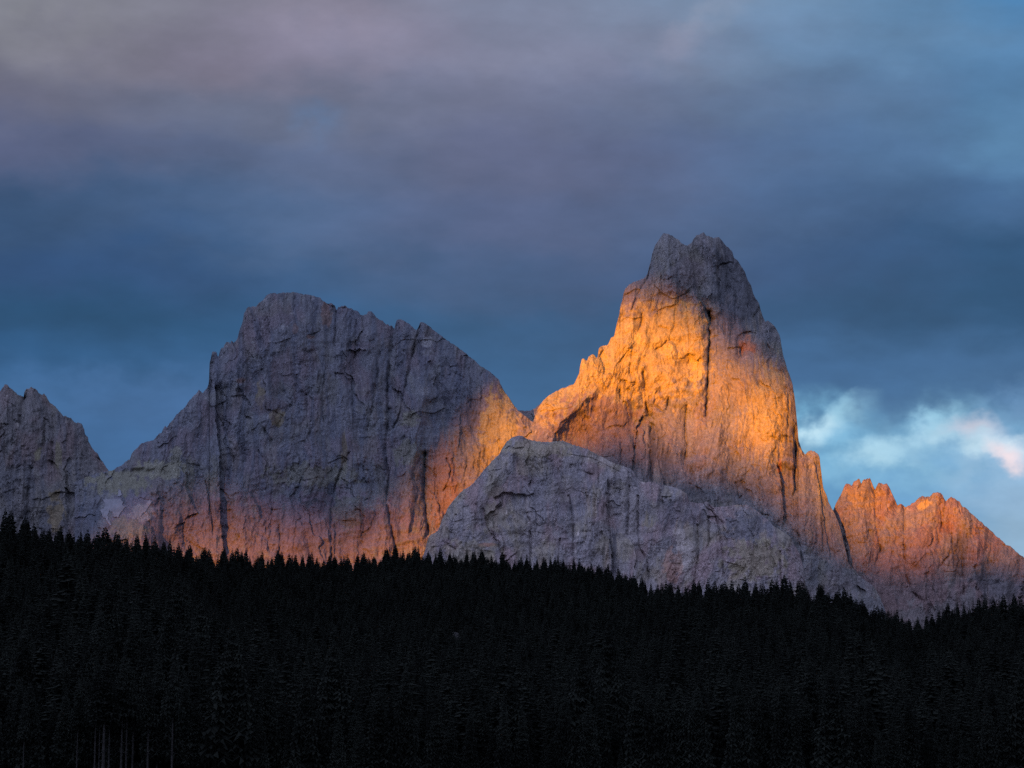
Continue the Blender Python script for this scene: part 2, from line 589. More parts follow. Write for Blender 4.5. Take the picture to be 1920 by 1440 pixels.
    for bx, by, rx, ry, gx_, gy_ in patches:
        q = ((x - bx) / rx) ** 2 + ((y - by) / ry) ** 2 + 0.5 * perlin(x / 14, y / 18, seed + 125)
        D += (gx_ * (x - bx) + gy_ * (y - by)) * 0.55 * (1 - sstep(0.1, 1.3, q))
    if extra is not None:
        D = D + extra(x, y)
    # rock colour, with some sunlight and shade painted in
    rgb = np.empty(x.shape + (3,), np.float32)
    rgb[:] = GREY

    def blend(mask, c):
        rgb[:] = rgb * (1 - mask[..., None]) + c * mask[..., None]
    blend(1.25 * tint_mix[0] * sstep(-0.15, 0.4, fbm(wx / 60, wy / 90, seed + 140, 4)), MAUVE)
    blend(1.3 * tint_mix[2] * sstep(0.0, 0.45, fbm(wx / 45, wy / 60, seed + 141, 4)), OLIVE)
    blend(1.2 * tint_mix[1] * sstep(-0.05, 0.5, fbm(wx / 14, wy / 120, seed + 142, 4)), STEEL)
    blend(0.45 * sstep(0.25, 0.75, fbm(wx / 5, wy / 60, seed + 143, 3)), DARK)
    blend(0.5 * sstep(0.55, 0.85, fbm(wx / 8, wy / 11, seed + 144, 4)), PALE)
    for sx, sy, rx, ry, c, st, streak in stains_and_light:
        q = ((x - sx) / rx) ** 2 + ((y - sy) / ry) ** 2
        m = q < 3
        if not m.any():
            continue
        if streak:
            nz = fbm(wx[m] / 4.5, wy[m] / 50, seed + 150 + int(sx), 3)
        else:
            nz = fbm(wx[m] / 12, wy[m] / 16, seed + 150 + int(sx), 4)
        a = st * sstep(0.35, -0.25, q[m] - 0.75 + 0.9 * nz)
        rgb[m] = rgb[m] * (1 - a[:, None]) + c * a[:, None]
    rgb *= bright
    # into the world
    Dm = depth + D * mpp
    rx_, rz_ = ray(x, y)
    P = np.stack([rx_ * Dm, Dm, 2.0 + rz_ * Dm], -1)
    top = P[-1]
    rough = fbm(xs / 22, z0, seed + 160, 3)
    back = []
    for dy, dz in ((7, -1.5), (30, -14), (110, -90), (330, -330), (900, -950)):
        q = top.copy()
        q[:, 1] += dy * (1 + 0.3 * rough)
        q[:, 2] += dz * (1 + 0.25 * rough)
        q[:, 0] *= 1 + dy / depth * 0.6
        back.append(q)
    low = P[0].copy()
    low[:, 1] -= 350
    low[:, 2] -= 330
    allP = np.concatenate([low[None], P, np.array(back)], 0)
    NR = allP.shape[0]
    allC = np.concatenate([rgb[:1], rgb, np.repeat(rgb[-1:], len(back), 0)], 0)
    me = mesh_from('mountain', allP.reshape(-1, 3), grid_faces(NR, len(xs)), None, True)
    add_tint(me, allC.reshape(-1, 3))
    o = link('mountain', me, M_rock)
    tag(o, label, 'mountain', None, 'structure')
    for poly in (snow or ()):
        c = in_poly(x + 1.5 * perlin(x / 5, y / 5, seed + 170), y + 1.5 * perlin(x / 5, y / 5, seed + 171), poly)
        q = c[:-1, :-1] & c[1:, :-1] & c[:-1, 1:] & c[1:, 1:]
        fc = grid_faces(*x.shape)[q.ravel()]
        used, inv = np.unique(fc, return_inverse=True)
        pv = P.reshape(-1, 3)[used].copy()
        n_ = len(pv)
        up = pv + np.array((0, -2.2, 1.6))
        dn = pv + np.array((0, 3.0, -2.0))
        f = inv.reshape(-1, 4)
        ed = {}
        for a_, b_, c_, d_ in f.tolist():
            for i0, i1 in ((a_, b_), (b_, c_), (c_, d_), (d_, a_)):
                if (i1, i0) in ed:
                    del ed[(i1, i0)]
                else:
                    ed[(i0, i1)] = 1
        side_f = [(i0, i0 + n_, i1 + n_, i1) for i0, i1 in ed]
        ms = mesh_from('snow_patch', np.concatenate([up, dn]), np.concatenate([f, f[:, ::-1] + n_, np.array(side_f)]), None, True)
        link('snow_patch', ms, M_snow, o)
    return o


prof_left = [(-110, 800), (-60, 762), (-20, 745), (0, 733), (5, 727), (9, 721), (14, 721), (18, 727), (24, 730), (30, 737), (34, 740), (38, 740), (44, 745), (46, 734), (49, 728), (55, 728), (59, 725), (65, 728), (70, 733), (74, 738), (78, 740), (83, 738), (87, 742), (90, 750), (95, 757), (100, 758), (108, 765), (113, 773), (118, 779), (124, 780), (130, 783), (134, 784), (138, 789), (143, 793), (149, 792), (154, 795), (156, 800), (158, 804), (159, 812), (162, 817), (165, 820), (166, 828), (171, 835), (176, 844), (183, 851), (188, 861), (194, 868), (200, 876), (205, 884), (215, 920), (228, 960), (240, 1010), (255, 1100)]
prof_vez = [(140, 904), (160, 895), (180, 888), (204, 883), (213, 882), (220, 876), (228, 871), (237, 865), (243, 861), (247, 850), (253, 843), (262, 834), (268, 829), (276, 828), (282, 827), (287, 826), (292, 820), (297, 813), (303, 812), (306, 804), (310, 797), (313, 801), (318, 793), (325, 785), (331, 777), (337, 772), (344, 766), (350, 758), (356, 750), (361, 744), (367, 738), (373, 731), (376, 735), (380, 736), (384, 731), (388, 728), (391, 720), (392.5, 705), (393, 680), (396, 669), (397, 662), (400, 658), (404, 660), (407, 661), (408, 667), (410, 667), (413, 655), (415, 652), (419, 653), (421, 647), (424, 642), (430, 641), (431, 646), (433, 639), (436, 639), (438, 643), (443, 638), (446, 633), (448, 622), (452, 612), (456, 598), (457, 588), (462, 579), (467, 575), (475, 574), (480, 575), (483, 571), (487, 566), (494, 562), (497, 557), (502, 552), (508, 550), (514, 549.5), (520, 550), (528, 548), (540, 548), (550, 548), (560, 550), (568, 551), (576, 552), (583, 554), (590, 554), (593, 557), (600, 558), (606, 565), (613, 568), (622, 569), (628, 573), (631, 582), (635, 576), (641, 574), (647, 573), (652, 577), (660, 579), (667, 583), (672, 584), (676, 590), (681, 590), (688, 588), (691, 584), (697, 584), (703, 591), (710, 598), (718, 603), (725, 608), (731, 610), (735, 610), (737, 614), (739.5, 617), (741, 608), (744, 600), (750, 599), (758, 601), (764, 605), (770, 610), (775, 614), (778, 617), (783, 617), (787, 608), (788, 604), (793, 604), (800, 608), (808, 613), (812, 618), (822, 625), (835, 636), (848, 644), (858, 650), (870, 660), (880, 668), (890, 676), (900, 686), (912, 693), (925, 702), (933, 710), (936, 713), (938, 720), (945, 732), (953, 743), (958, 752), (965, 762), (972, 770), (985, 780), (997, 790), (1010, 800), (1060, 830)]
prof_cim = [(955, 850), (975, 826), (985, 816), (992, 805), (1000, 790), (1005, 775), (1008, 766), (1012, 760), (1018, 752), (1026, 744), (1036, 737), (1046, 732), (1056, 727), (1066, 724), (1075, 720), (1078, 716), (1082, 708), (1086, 700), (1087, 690), (1089, 680), (1091, 673), (1095, 672), (1098, 675), (1101, 676), (1103, 669), (1108, 666), (1112, 664), (1116, 668), (1119, 672), (1121, 668), (1122, 656), (1125, 650), (1128, 648), (1134, 648), (1140, 646), (1144, 638), (1146, 633), (1150, 631), (1152, 628), (1154, 618), (1156, 608), (1158, 600), (1161, 590), (1163, 575), (1167, 562), (1169, 550), (1173, 540), (1180, 533), (1188, 528), (1198, 525), (1206, 523), (1210, 519), (1214, 513), (1216, 505), (1220, 490), (1223, 475), (1228, 460), (1233, 452), (1237, 447), (1240, 442), (1243, 438), (1248, 437), (1254, 439), (1260, 441), (1264, 445), (1268, 448), (1273, 449), (1277, 455), (1283, 458), (1289, 460), (1295, 456), (1300, 449), (1306, 441), (1312, 440), (1316, 437), (1320, 436), (1324, 441), (1330, 442), (1336, 446), (1342, 444), (1348, 445), (1354, 451), (1360, 459), (1368, 467), (1373, 471), (1376, 482), (1384, 490), (1390, 500), (1397, 510), (1402, 525), (1408, 535), (1412, 550), (1417, 560), (1423, 567), (1426, 580), (1430, 592), (1435, 603), (1438, 601), (1443, 603), (1450, 608), (1455, 616), (1461, 626), (1464, 637), (1465, 648), (1467, 658), (1468, 665), (1473, 680), (1476, 692), (1483, 710), (1486, 720), (1488, 735), (1490, 745), (1491.5, 760), (1494, 785), (1496, 805), (1497, 826), (1499, 830), (1501, 836), (1503, 843), (1506, 847), (1509, 853), (1512, 850), (1516, 846), (1521, 844), (1528, 847), (1535, 852), (1537, 858), (1538, 870), (1540, 885), (1542, 905), (1544, 915), (1550, 928), (1553, 940), (1558, 950), (1563, 958), (1574, 984), (1584, 1025), (1591, 1056), (1611, 1080), (1638, 1099), (1650, 1119), (1662, 1150)]
prof_right = [(1535, 1010), (1550, 990), (1558, 965), (1563, 955), (1568, 943), (1576, 928), (1582, 914), (1585, 908), (1588, 906), (1592, 908), (1596, 911), (1601, 904), (1606, 899), (1610, 896), (1612, 898), (1614, 904), (1616, 906), (1618, 900), (1623, 899), (1628, 898), (1631, 896), (1634, 903), (1638, 913), (1641, 917), (1645, 908), (1648, 905), (1653, 906), (1658, 907), (1662, 906), (1666, 911), (1670, 920), (1675, 929), (1679, 938), (1683, 947), (1688, 945), (1691, 944), (1695, 947), (1697, 950), (1702, 948), (1707, 946), (1712, 942), (1718, 938), (1725, 932), (1729, 930), (1735, 932), (1742, 932), (1747, 927), (1753, 923), (1758, 922), (1763, 923), (1767, 928), (1771, 936), (1773, 939), (1778, 935), (1783, 932), (1788, 933), (1793, 937), (1799, 940), (1803, 946), (1805, 950), (1812, 953), (1820, 961), (1830, 971), (1840, 979), (1852, 990), (1862, 999), (1872, 1008), (1885, 1020), (1892, 1023), (1900, 1029), (1908, 1036), (1915, 1042), (1922, 1046), (1960, 1075), (2010, 1110), (2060, 1170)]
prof_front = [(780, 1075), (797, 1032), (800, 1018), (804, 1006), (815, 999), (822, 993), (827, 980), (832, 968), (840, 952), (850, 938), (862, 925), (870, 917), (880, 913), (890, 903), (900, 890), (912, 876), (925, 862), (935, 853), (943, 838), (950, 828), (957, 822), (965, 818), (972, 816), (980, 817), (987, 822), (1000, 826), (1012, 828), (1025, 829), (1040, 828), (1055, 826), (1062, 829), (1075, 834), (1090, 838), (1105, 843), (1112, 848), (1122, 853), (1132, 858), (1142, 864), (1152, 869), (1163, 871), (1172, 875), (1183, 879), (1190, 888), (1194, 897), (1200, 902), (1208, 905), (1215, 903), (1225, 905), (1235, 908), (1245, 910), (1255, 911), (1264, 913), (1274, 917), (1282, 922), (1288, 925), (1289.5, 931), (1291, 937), (1296, 942), (1308, 944), (1320, 942), (1326, 940), (1331, 946), (1340, 951), (1360, 950), (1380, 947), (1400, 946), (1412, 953), (1430, 966), (1450, 985), (1466, 996), (1480, 1005), (1485, 1013), (1492, 1025), (1500, 1040), (1506, 1062), (1512, 1110), (1516, 1160)]
prof_col = [(930, 800), (955, 768), (970, 769), (985, 770.5), (995, 769.5), (1003, 766), (1012, 758), (1030, 748), (1060, 800)]


def vez_extra(x, y):
    w = sstep(150, 175, x) * (1 - sstep(255, 330, x))
    ex = -0.6 * np.maximum(0, y - 884) * w            # the scree gully leans out towards us
    ex -= 0.34 * np.maximum(0, x - 850)               # the right shoulder turns to the sun
    ex += 0.004 * np.abs(x - 236) * w * 40
    return ex


build_mountain('jagged dark grey peak on the far left beside the snowy gully', prof_left, 1140, 8000, 0.42, 100, 1.1,
               (0.6, 0.5, 0.15),
               grooves=[([(84, 785), (82, 830), (78, 850)], 3, 10), ([(98, 830), (98, 872)], 2.5, 8), ([(47, 745), (40, 770), (38, 795)], 4, 14),
                        ([(60, 880), (52, 930), (50, 990)], 4, 10), ([(165, 900), (168, 950), (185, 1000)], 5, 10)],
               stains_and_light=[(33, 795, 4, 6, PALE, 0.9, False), (70, 848, 8, 13, OLIVE * 1.35, 0.9, False), (108, 855, 8, 30, OLIVE, 0.8, True),
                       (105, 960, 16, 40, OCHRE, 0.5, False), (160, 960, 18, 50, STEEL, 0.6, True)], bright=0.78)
build_mountain('broad dark round-topped mountain wall left of the orange peak', prof_vez, 1150, 7000, 0.50, 200, 0.9,
               (0.55, 0.5, 0.2),
               grooves=[([(738, 616), (734, 650), (726, 718), (727, 792), (722, 850), (729, 889), (725, 939), (733, 986), (743, 1032)], 3.0, 12),
                        ([(785, 615), (778, 645), (771, 675), (764, 705), (756, 745), (748, 780), (738, 802)], 2.4, 9),
                        ([(712, 660), (708, 700), (703, 730), (697, 770), (690, 800)], 2.2, 8),
                        ([(630, 584), (629, 610), (627, 650)], 2.2, 7), ([(669, 600), (666, 660), (660, 720), (661, 760)], 2.0, 6),
                        ([(655, 850), (640, 880), (630, 905), (622, 940), (620, 990), (622, 1045)], 3, 10),
                        ([(796, 850), (797, 890), (795.5, 930), (798, 960), (804, 1002)], 3.4, 18),
                        ([(815, 880), (822, 930), (826, 970)], 1.8, 6), ([(838, 860), (846, 880), (840, 905), (832, 920)], 2, 7),
                        ([(523, 985), (525, 1010), (523, 1040)], 2.0, 8), ([(415, 740), (418, 790), (425, 830)], 3, 9),
                        ([(545, 760), (530, 780), (520, 800)], 3, 6), ([(862, 640), (866, 690), (862, 740)], 2, 6),
                        ([(902, 700), (903, 740), (900, 780)], 1.8, 5), ([(880, 690), (884, 720)], 2, 6), ([(575, 740), (577, 800)], 1.6, 5),
                        ([(610, 690), (604, 740), (606, 790)], 1.8, 5)],
               steps=[([(404, 720), (405, 790), (412, 850), (413, 900), (413, 960), (416, 1000), (421, 1048)], -1, 26, 24),
                      ([(384, 900), (391, 940), (396, 975), (399, 1005)], -1, 10, 10),
                      ([(443, 638), (436, 680), (430, 720), (428, 760)], -1, -10, 20),
                      ([(790, 606), (786, 640), (778, 680)], 1, 8, 14),
                      ([(836, 660), (838, 680), (855, 700), (880, 712)], 1, 3, 26)],
               bumps=[(565, 990, 40, 40, 10), (680, 960, 40, 50, 8), (510, 640, 50, 90, 10), (590, 905, 50, 18, 8)],
               stains_and_light=[(801, 640, 11, 12, PALE, 1.0, False), (803, 660, 12, 8, PALE * 0.8, 0.6, False), (795, 732, 12, 8, PALE * 0.9, 0.6, False),
                       (520, 780, 14, 18, OCHRE, 0.6, False), (487, 745, 9, 25, OCHRE, 0.5, False), (505, 765, 40, 22, MAUVE * 0.9, 0.5, False),
                       (466, 620, 12, 30, MAUVE * 1.2, 0.6, False), (450, 713, 10, 6, RED, 0.6, False), (612, 590, 12, 22, RED * 1.1, 0.5, False),
                       (552, 616, 8, 10, RED, 0.4, False), (582, 632, 9, 4, RED, 0.6, False),
                       (531, 612, 4, 6, PALE, 0.7, False), (499, 566, 3.5, 9, PALE * 0.9, 0.7, False),
                       (640, 840, 30, 24, MAUVE, 0.5, True), (645, 850, 6, 40, OCHRE, 0.45, True),
                       (770, 785, 18, 16, OLIVE * 1.2, 0.7, False), (765, 850, 30, 25, OLIVE * 1.2, 0.6, False),
                       (590, 890, 90, 22, OLIVE * 1.1, 0.6, False), (680, 940, 45, 30, PALE * 0.8, 0.5, False),
                       (590, 945, 22, 22, DARK, 0.7, False), (680, 985, 26, 30, DARK, 0.7, False), (640, 1030, 20, 10, DARK, 0.4, False),
                       (560, 1000, 270, 75, MAUVE * np.array((1.05, 0.98, 1.05)), 0.6, False), (650, 960, 30, 34, OLIVE * 0.9, 0.5, False), (340, 990, 70, 50, MAUVE, 0.6, False), (935, 800, 40, 70, YELLOW, 0.75, False), (905, 860, 25, 30, OCHRE, 0.5, False),  # mauve along the foot puts the dusky pink light into the colour
                       (830, 900, 30, 90, RED * 1.2, 0.5, True), (850, 760, 40, 60, STEEL * 0.8, 0.5, True),
                       (225, 905, 62, 26, OLIVE * 1.2, 0.95, False), (295, 880, 60, 18, OLIVE * 1.45, 0.9, False), (330, 855, 12, 24, OLIVE * 1.3, 0.7, False),
                       (248, 958, 50, 34, PALE * np.array((0.66, 0.62, 0.72)), 0.95, False), (268, 962, 24, 16, PALE * 0.95, 0.9, False), (203, 950, 18, 28, PALE * 0.8, 0.7, False),
                       (240, 990, 40, 20, OLIVE * 1.2, 0.6, False), (355, 890, 12, 40, OLIVE, 0.5, True), (398, 890, 12, 40, OLIVE, 0.5, True)],
               ribs=[([(395, 742), (400, 850), (404, 1010)], 12, 14), ([(457, 590), (442, 700), (450, 850), (456, 990)], 24, 16), ([(560, 556), (572, 700), (590, 860)], 34, 16),
                     ([(691, 592), (688, 700), (680, 850), (690, 945)], 22, 14), ([(758, 606), (748, 700), (744, 790)], 13, 12), ([(800, 612), (790, 750), (770, 900), (766, 1010)], 20, 18),
                     ([(872, 668), (856, 760), (842, 900)], 22, 12), ([(330, 800), (345, 900), (330, 1000)], 16, 14), ([(620, 575), (640, 680), (650, 790)], 18, 10),
                     ([(500, 700), (520, 860), (560, 930)], 20, 10), ([(290, 840), (300, 900), (265, 1000)], 14, 10)],
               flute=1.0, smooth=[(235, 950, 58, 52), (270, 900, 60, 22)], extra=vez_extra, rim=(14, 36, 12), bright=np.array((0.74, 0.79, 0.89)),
               snow=[[(190, 934), (194, 937), (205, 937), (212, 935), (226, 936), (231, 941), (230, 948), (237, 950), (228, 960), (223, 970), (214, 972), (210, 962), (205, 958), (202, 968), (207, 980), (210, 986), (205, 986), (198, 976), (190, 964), (185, 957), (195, 955), (196, 945)],
                     [(222, 917), (225, 917), (228, 923), (229, 929), (224, 932), (220, 930)],
                     [(284, 934), (283, 946), (276, 958), (262, 970), (268, 955), (274, 944)]])
build_mountain('small low ridge closing the gap between the two main peaks', prof_col, 900, 7300, 0.5, 300, 0.5, (0.9, 0.2, 0.1))
build_mountain('tall twin-topped rock tower lit orange below its grey summit', prof_cim, 1165, 6000, 0.44, 400, 0.75,
               (0.35, 0.3, 0.25),
               grooves=[([(1329, 586), (1332, 600), (1329, 610), (1331, 625), (1329, 660), (1327, 700), (1325.5, 740), (1323, 780)], 2.4, 19),
                        ([(1330, 585), (1333, 603)], 4.5, 18),
                        ([(1205, 698), (1208, 715), (1211, 740), (1212, 760), (1217, 779)], 2.2, 14), ([(1213, 768), (1218, 782)], 3, 10),
                        ([(1219, 502), (1215, 520), (1198, 547), (1189, 567), (1183, 584)], 2.6, 9), ([(1204, 589), (1202, 611), (1197, 622)], 2.0, 7),
                        ([(1186, 650), (1180, 700)], 2, 5), ([(1162, 730), (1163, 748)], 2.0, 8), ([(1254, 745), (1250, 768)], 1.8, 7),
                        ([(1287, 555), (1290, 600), (1293, 640), (1292, 680)], 2.2, 7), ([(1311, 560), (1312, 640)], 1.6, 4),
                        ([(1230, 655), (1240, 650), (1250, 640), (1257, 637)], 1.8, 7), ([(1236, 612), (1254, 617)], 1.6, 5),
                        ([(1184, 700), (1192, 720), (1178, 730)], 2, 5), ([(1345, 500), (1350, 545), (1355, 590), (1358, 625)], 2.6, 9),
                        ([(1379, 545), (1379, 618)], 2.6, 10), ([(1389, 654), (1391, 668)], 2.2, 9), ([(1387, 670), (1386, 676)], 1.8, 6),
                        ([(1359, 682), (1361, 676), (1366, 676), (1372, 680)], 1.3, 6), ([(1196, 775), (1190, 800), (1188, 840)], 2.4, 8),
                        ([(1221, 800), (1220, 850), (1222, 905)], 3.2, 9), ([(1236, 820), (1233, 860)], 2.4, 6), ([(1166, 830), (1164, 890)], 2.2, 6),
                        ([(1288, 760), (1284, 800), (1288, 840), (1283, 865)], 2.0, 6), ([(1490, 805), (1491, 850), (1489, 900)], 3, 14),
                        ([(1480, 740), (1478, 790), (1476, 830)], 2, 6), ([(1380, 905), (1386, 935), (1391, 930)], 2, 6),
                        ([(1440, 980), (1445, 1000)], 2, 6), ([(1497, 1000), (1501, 1025), (1505, 1065), (1507, 1110)], 3, 8)],
               steps=[([(1289, 462), (1299, 500), (1303, 530), (1312, 560), (1323, 588), (1330, 612)], -1, 16, 30),
                      ([(1222, 528), (1240, 549), (1262, 560), (1285, 550), (1300, 533)], 1, 5, 22),
                      ([(1330, 612), (1327, 700), (1323, 785)], -1, 6, 30),
                      ([(1382, 632), (1392, 624), (1407, 621), (1418, 624)], 1, 6, 14),
                      ([(1438, 602), (1440, 640), (1446, 665)], 1, 8, 10),
                      ([(1455, 870), (1464, 899), (1466, 922), (1468, 957), (1469, 985)], -1, 26, 26),
                      ([(1524, 858), (1533, 895), (1539, 934), (1543, 969), (1549, 1004), (1553, 1030), (1557, 1052)], -1, 9, 30),
                      ([(1492, 826), (1491, 860), (1488, 900), (1486, 930)], -1, 18, 16),
                      ([(1235, 738), (1260, 725), (1290, 705), (1312, 690)], -1, 9, 22),
                      ([(1206, 776), (1194, 800), (1188, 850), (1183, 885)], -1, 14, 30),
                      ([(1290, 760), (1286, 800), (1290, 850), (1283, 880)], 1, 10, 26)],
               tilts=[([(1289, 430), (1299, 500), (1303, 530), (1312, 560), (1323, 588), (1330, 640)], -1, 0.75, 70, (380, 400, 600, 690)),
                      ([(1150, 690), (1112, 737), (1085, 756), (1070, 776), (1050, 792), (1040, 812), (1030, 845)], -1, 2.3, 50, (620, 800, 850, 980)),
                      ([(1500, 820), (1505, 900), (1515, 1000), (1530, 1100)], -1, 0.9, 38, (770, 960, 1100, 1150))],
               bumps=[(1262, 652, 26, 36, -14), (1262, 500, 34, 44, 12), (1282, 725, 34, 20, 9), (1188, 580, 16, 50, 7), (1380, 760, 60, 90, 8),
                      (1305, 690, 14, 30, -5), (1235, 690, 26, 26, 6), (1120, 770, 40, 30, 8)],
               ribs=[([(1188, 535), (1180, 640), (1150, 760)], 14, 10), ([(1250, 445), (1262, 540)], 26, 14), ([(1330, 445), (1352, 560), (1366, 640)], 18, 12), ([(1395, 520), (1420, 640), (1436, 780), (1440, 900)], 22, 14),
                     ([(1310, 560), (1314, 680), (1306, 760)], 12, 8), ([(1100, 680), (1090, 760)], 14, 8), ([(1270, 760), (1262, 900)], 16, 8), ([(1350, 720), (1348, 900), (1340, 960)], 18, 9), ([(1480, 700), (1486, 800)], 10, 6),
                     ([(1112, 738), (1072, 778), (1042, 812), (1034, 846)], 12, 12)],
               flute=0.45, patches=[(1276, 676, 24, 28, 0.9, 0.1), (1246, 655, 20, 20, -0.9, -0.3), (1215, 715, 30, 36, 0.7, 0.3), (1304, 690, 16, 44, -0.8, 0),
                        (1200, 640, 16, 44, -0.8, 0), (1185, 700, 30, 30, -0.6, 0.2), (1150, 790, 60, 50, 0.7, 0.2), (1225, 800, 30, 40, 0.6, 0),
                        (1350, 540, 26, 80, 0.7, 0), (1395, 560, 24, 70, 0.8, 0), (1440, 640, 24, 40, 0.8, 0), (1280, 740, 40, 26, 0.2, -0.6),
                        (1430, 800, 30, 90, -0.5, 0), (1475, 850, 14, 60, -0.8, 0), (1360, 860, 30, 70, 0.5, 0), (1315, 840, 16, 60, -0.6, 0),
                        (1100, 700, 18, 24, 0.6, 0), (1135, 690, 16, 26, -0.6, 0), (1285, 480, 14, 30, 0.8, 0), (1330, 480, 20, 30, -0.6, 0.3)],
               stains_and_light=[(1225, 665, 105, 100, SUNLIT_TAN, 0.85, False), (1130, 700, 70, 70, SUNLIT_TAN, 0.8, False), (1035, 765, 30, 40, SUNLIT_TAN, 0.6, False), (1435, 800, 55, 75, SUNLIT_TAN, 0.6, True), (1253, 655, 13, 14, YELLOW * 1.1, 0.9, False), (1306, 690, 14, 34, YELLOW * 1.1, 0.9, False), (1192, 640, 12, 20, YELLOW * 1.1, 0.9, False),  # wide tan patches paint the stronger sunlight on the upper tower
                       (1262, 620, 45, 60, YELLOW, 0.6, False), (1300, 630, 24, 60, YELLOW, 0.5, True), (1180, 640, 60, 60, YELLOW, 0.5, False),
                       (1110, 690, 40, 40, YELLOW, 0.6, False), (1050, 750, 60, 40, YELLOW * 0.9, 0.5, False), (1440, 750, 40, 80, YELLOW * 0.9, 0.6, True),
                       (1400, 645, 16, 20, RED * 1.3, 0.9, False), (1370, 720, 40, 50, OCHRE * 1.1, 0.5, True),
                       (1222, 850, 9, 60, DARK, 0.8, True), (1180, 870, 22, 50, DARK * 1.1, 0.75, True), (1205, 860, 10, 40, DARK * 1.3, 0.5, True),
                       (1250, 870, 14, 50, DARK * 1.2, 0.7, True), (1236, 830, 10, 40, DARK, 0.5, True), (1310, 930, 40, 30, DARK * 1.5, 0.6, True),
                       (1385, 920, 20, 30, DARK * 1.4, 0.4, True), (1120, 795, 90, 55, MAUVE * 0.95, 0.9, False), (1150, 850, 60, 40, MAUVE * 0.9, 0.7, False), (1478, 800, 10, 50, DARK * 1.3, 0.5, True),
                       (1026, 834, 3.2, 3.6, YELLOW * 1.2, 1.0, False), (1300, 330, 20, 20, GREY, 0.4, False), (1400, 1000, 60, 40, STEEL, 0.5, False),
                       (1545, 900, 14, 50, YELLOW * 0.9, 0.6, True), (1462, 875, 5, 12, RED * 1.5, 0.9, False), (1520, 1045, 20, 3, PALE, 0.5, False),  # tall yellow patch paints the sunlit strip on the right flank
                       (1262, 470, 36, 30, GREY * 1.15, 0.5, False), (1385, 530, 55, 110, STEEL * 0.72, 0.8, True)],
               rim=(12, 26, 10))
build_mountain('lower jagged ridge of orange rock on the far right', prof_right, 1200, 6050, 0.48, 500, 1.0,
               (0.8, 0.25, 0.1),
               grooves=[([(1641, 917), (1640, 950), (1645, 1000), (1652, 1035)], 2.4, 8), ([(1696, 950), (1696, 1000), (1697, 1040), (1700, 1080), (1710, 1110), (1732, 1128)], 2.4, 8),
                        ([(1770, 955), (1765, 985), (1760, 1022)], 2.4, 8), ([(1800, 1000), (1805, 1050), (1808, 1110)], 3.2, 10), ([(1760, 1066), (1788, 1030)], 2, 6),
                        ([(1640, 1060), (1652, 1030)], 2, 5), ([(1580, 985), (1584, 1030), (1592, 1060)], 3, 8), ([(1738, 930), (1736, 970)], 2, 5), ([(1785, 1000), (1790, 1060)], 2.4, 7)],
               bumps=[(1776, 985, 16, 18, -10)], flute=1.1, ribs=[([(1612, 900), (1615, 980), (1630, 1080)], 16, 12), ([(1660, 908), (1672, 1000), (1670, 1080)], 16, 10), ([(1752, 925), (1740, 1010), (1750, 1100)], 14, 12), ([(1788, 935), (1830, 1040), (1850, 1120)], 18, 12)],
               stains_and_light=[(1733, 945, 14, 11, YELLOW, 0.9, False), (1620, 930, 40, 30, OCHRE, 0.5, False), (1776, 990, 14, 12, RED * 0.8, 0.5, False),
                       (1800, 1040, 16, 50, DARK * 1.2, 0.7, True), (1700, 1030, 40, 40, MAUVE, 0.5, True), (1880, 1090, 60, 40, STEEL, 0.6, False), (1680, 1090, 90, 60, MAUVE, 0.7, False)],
               rim=(12, 26, 10), bright=np.array((1.0, 0.90, 0.86)))
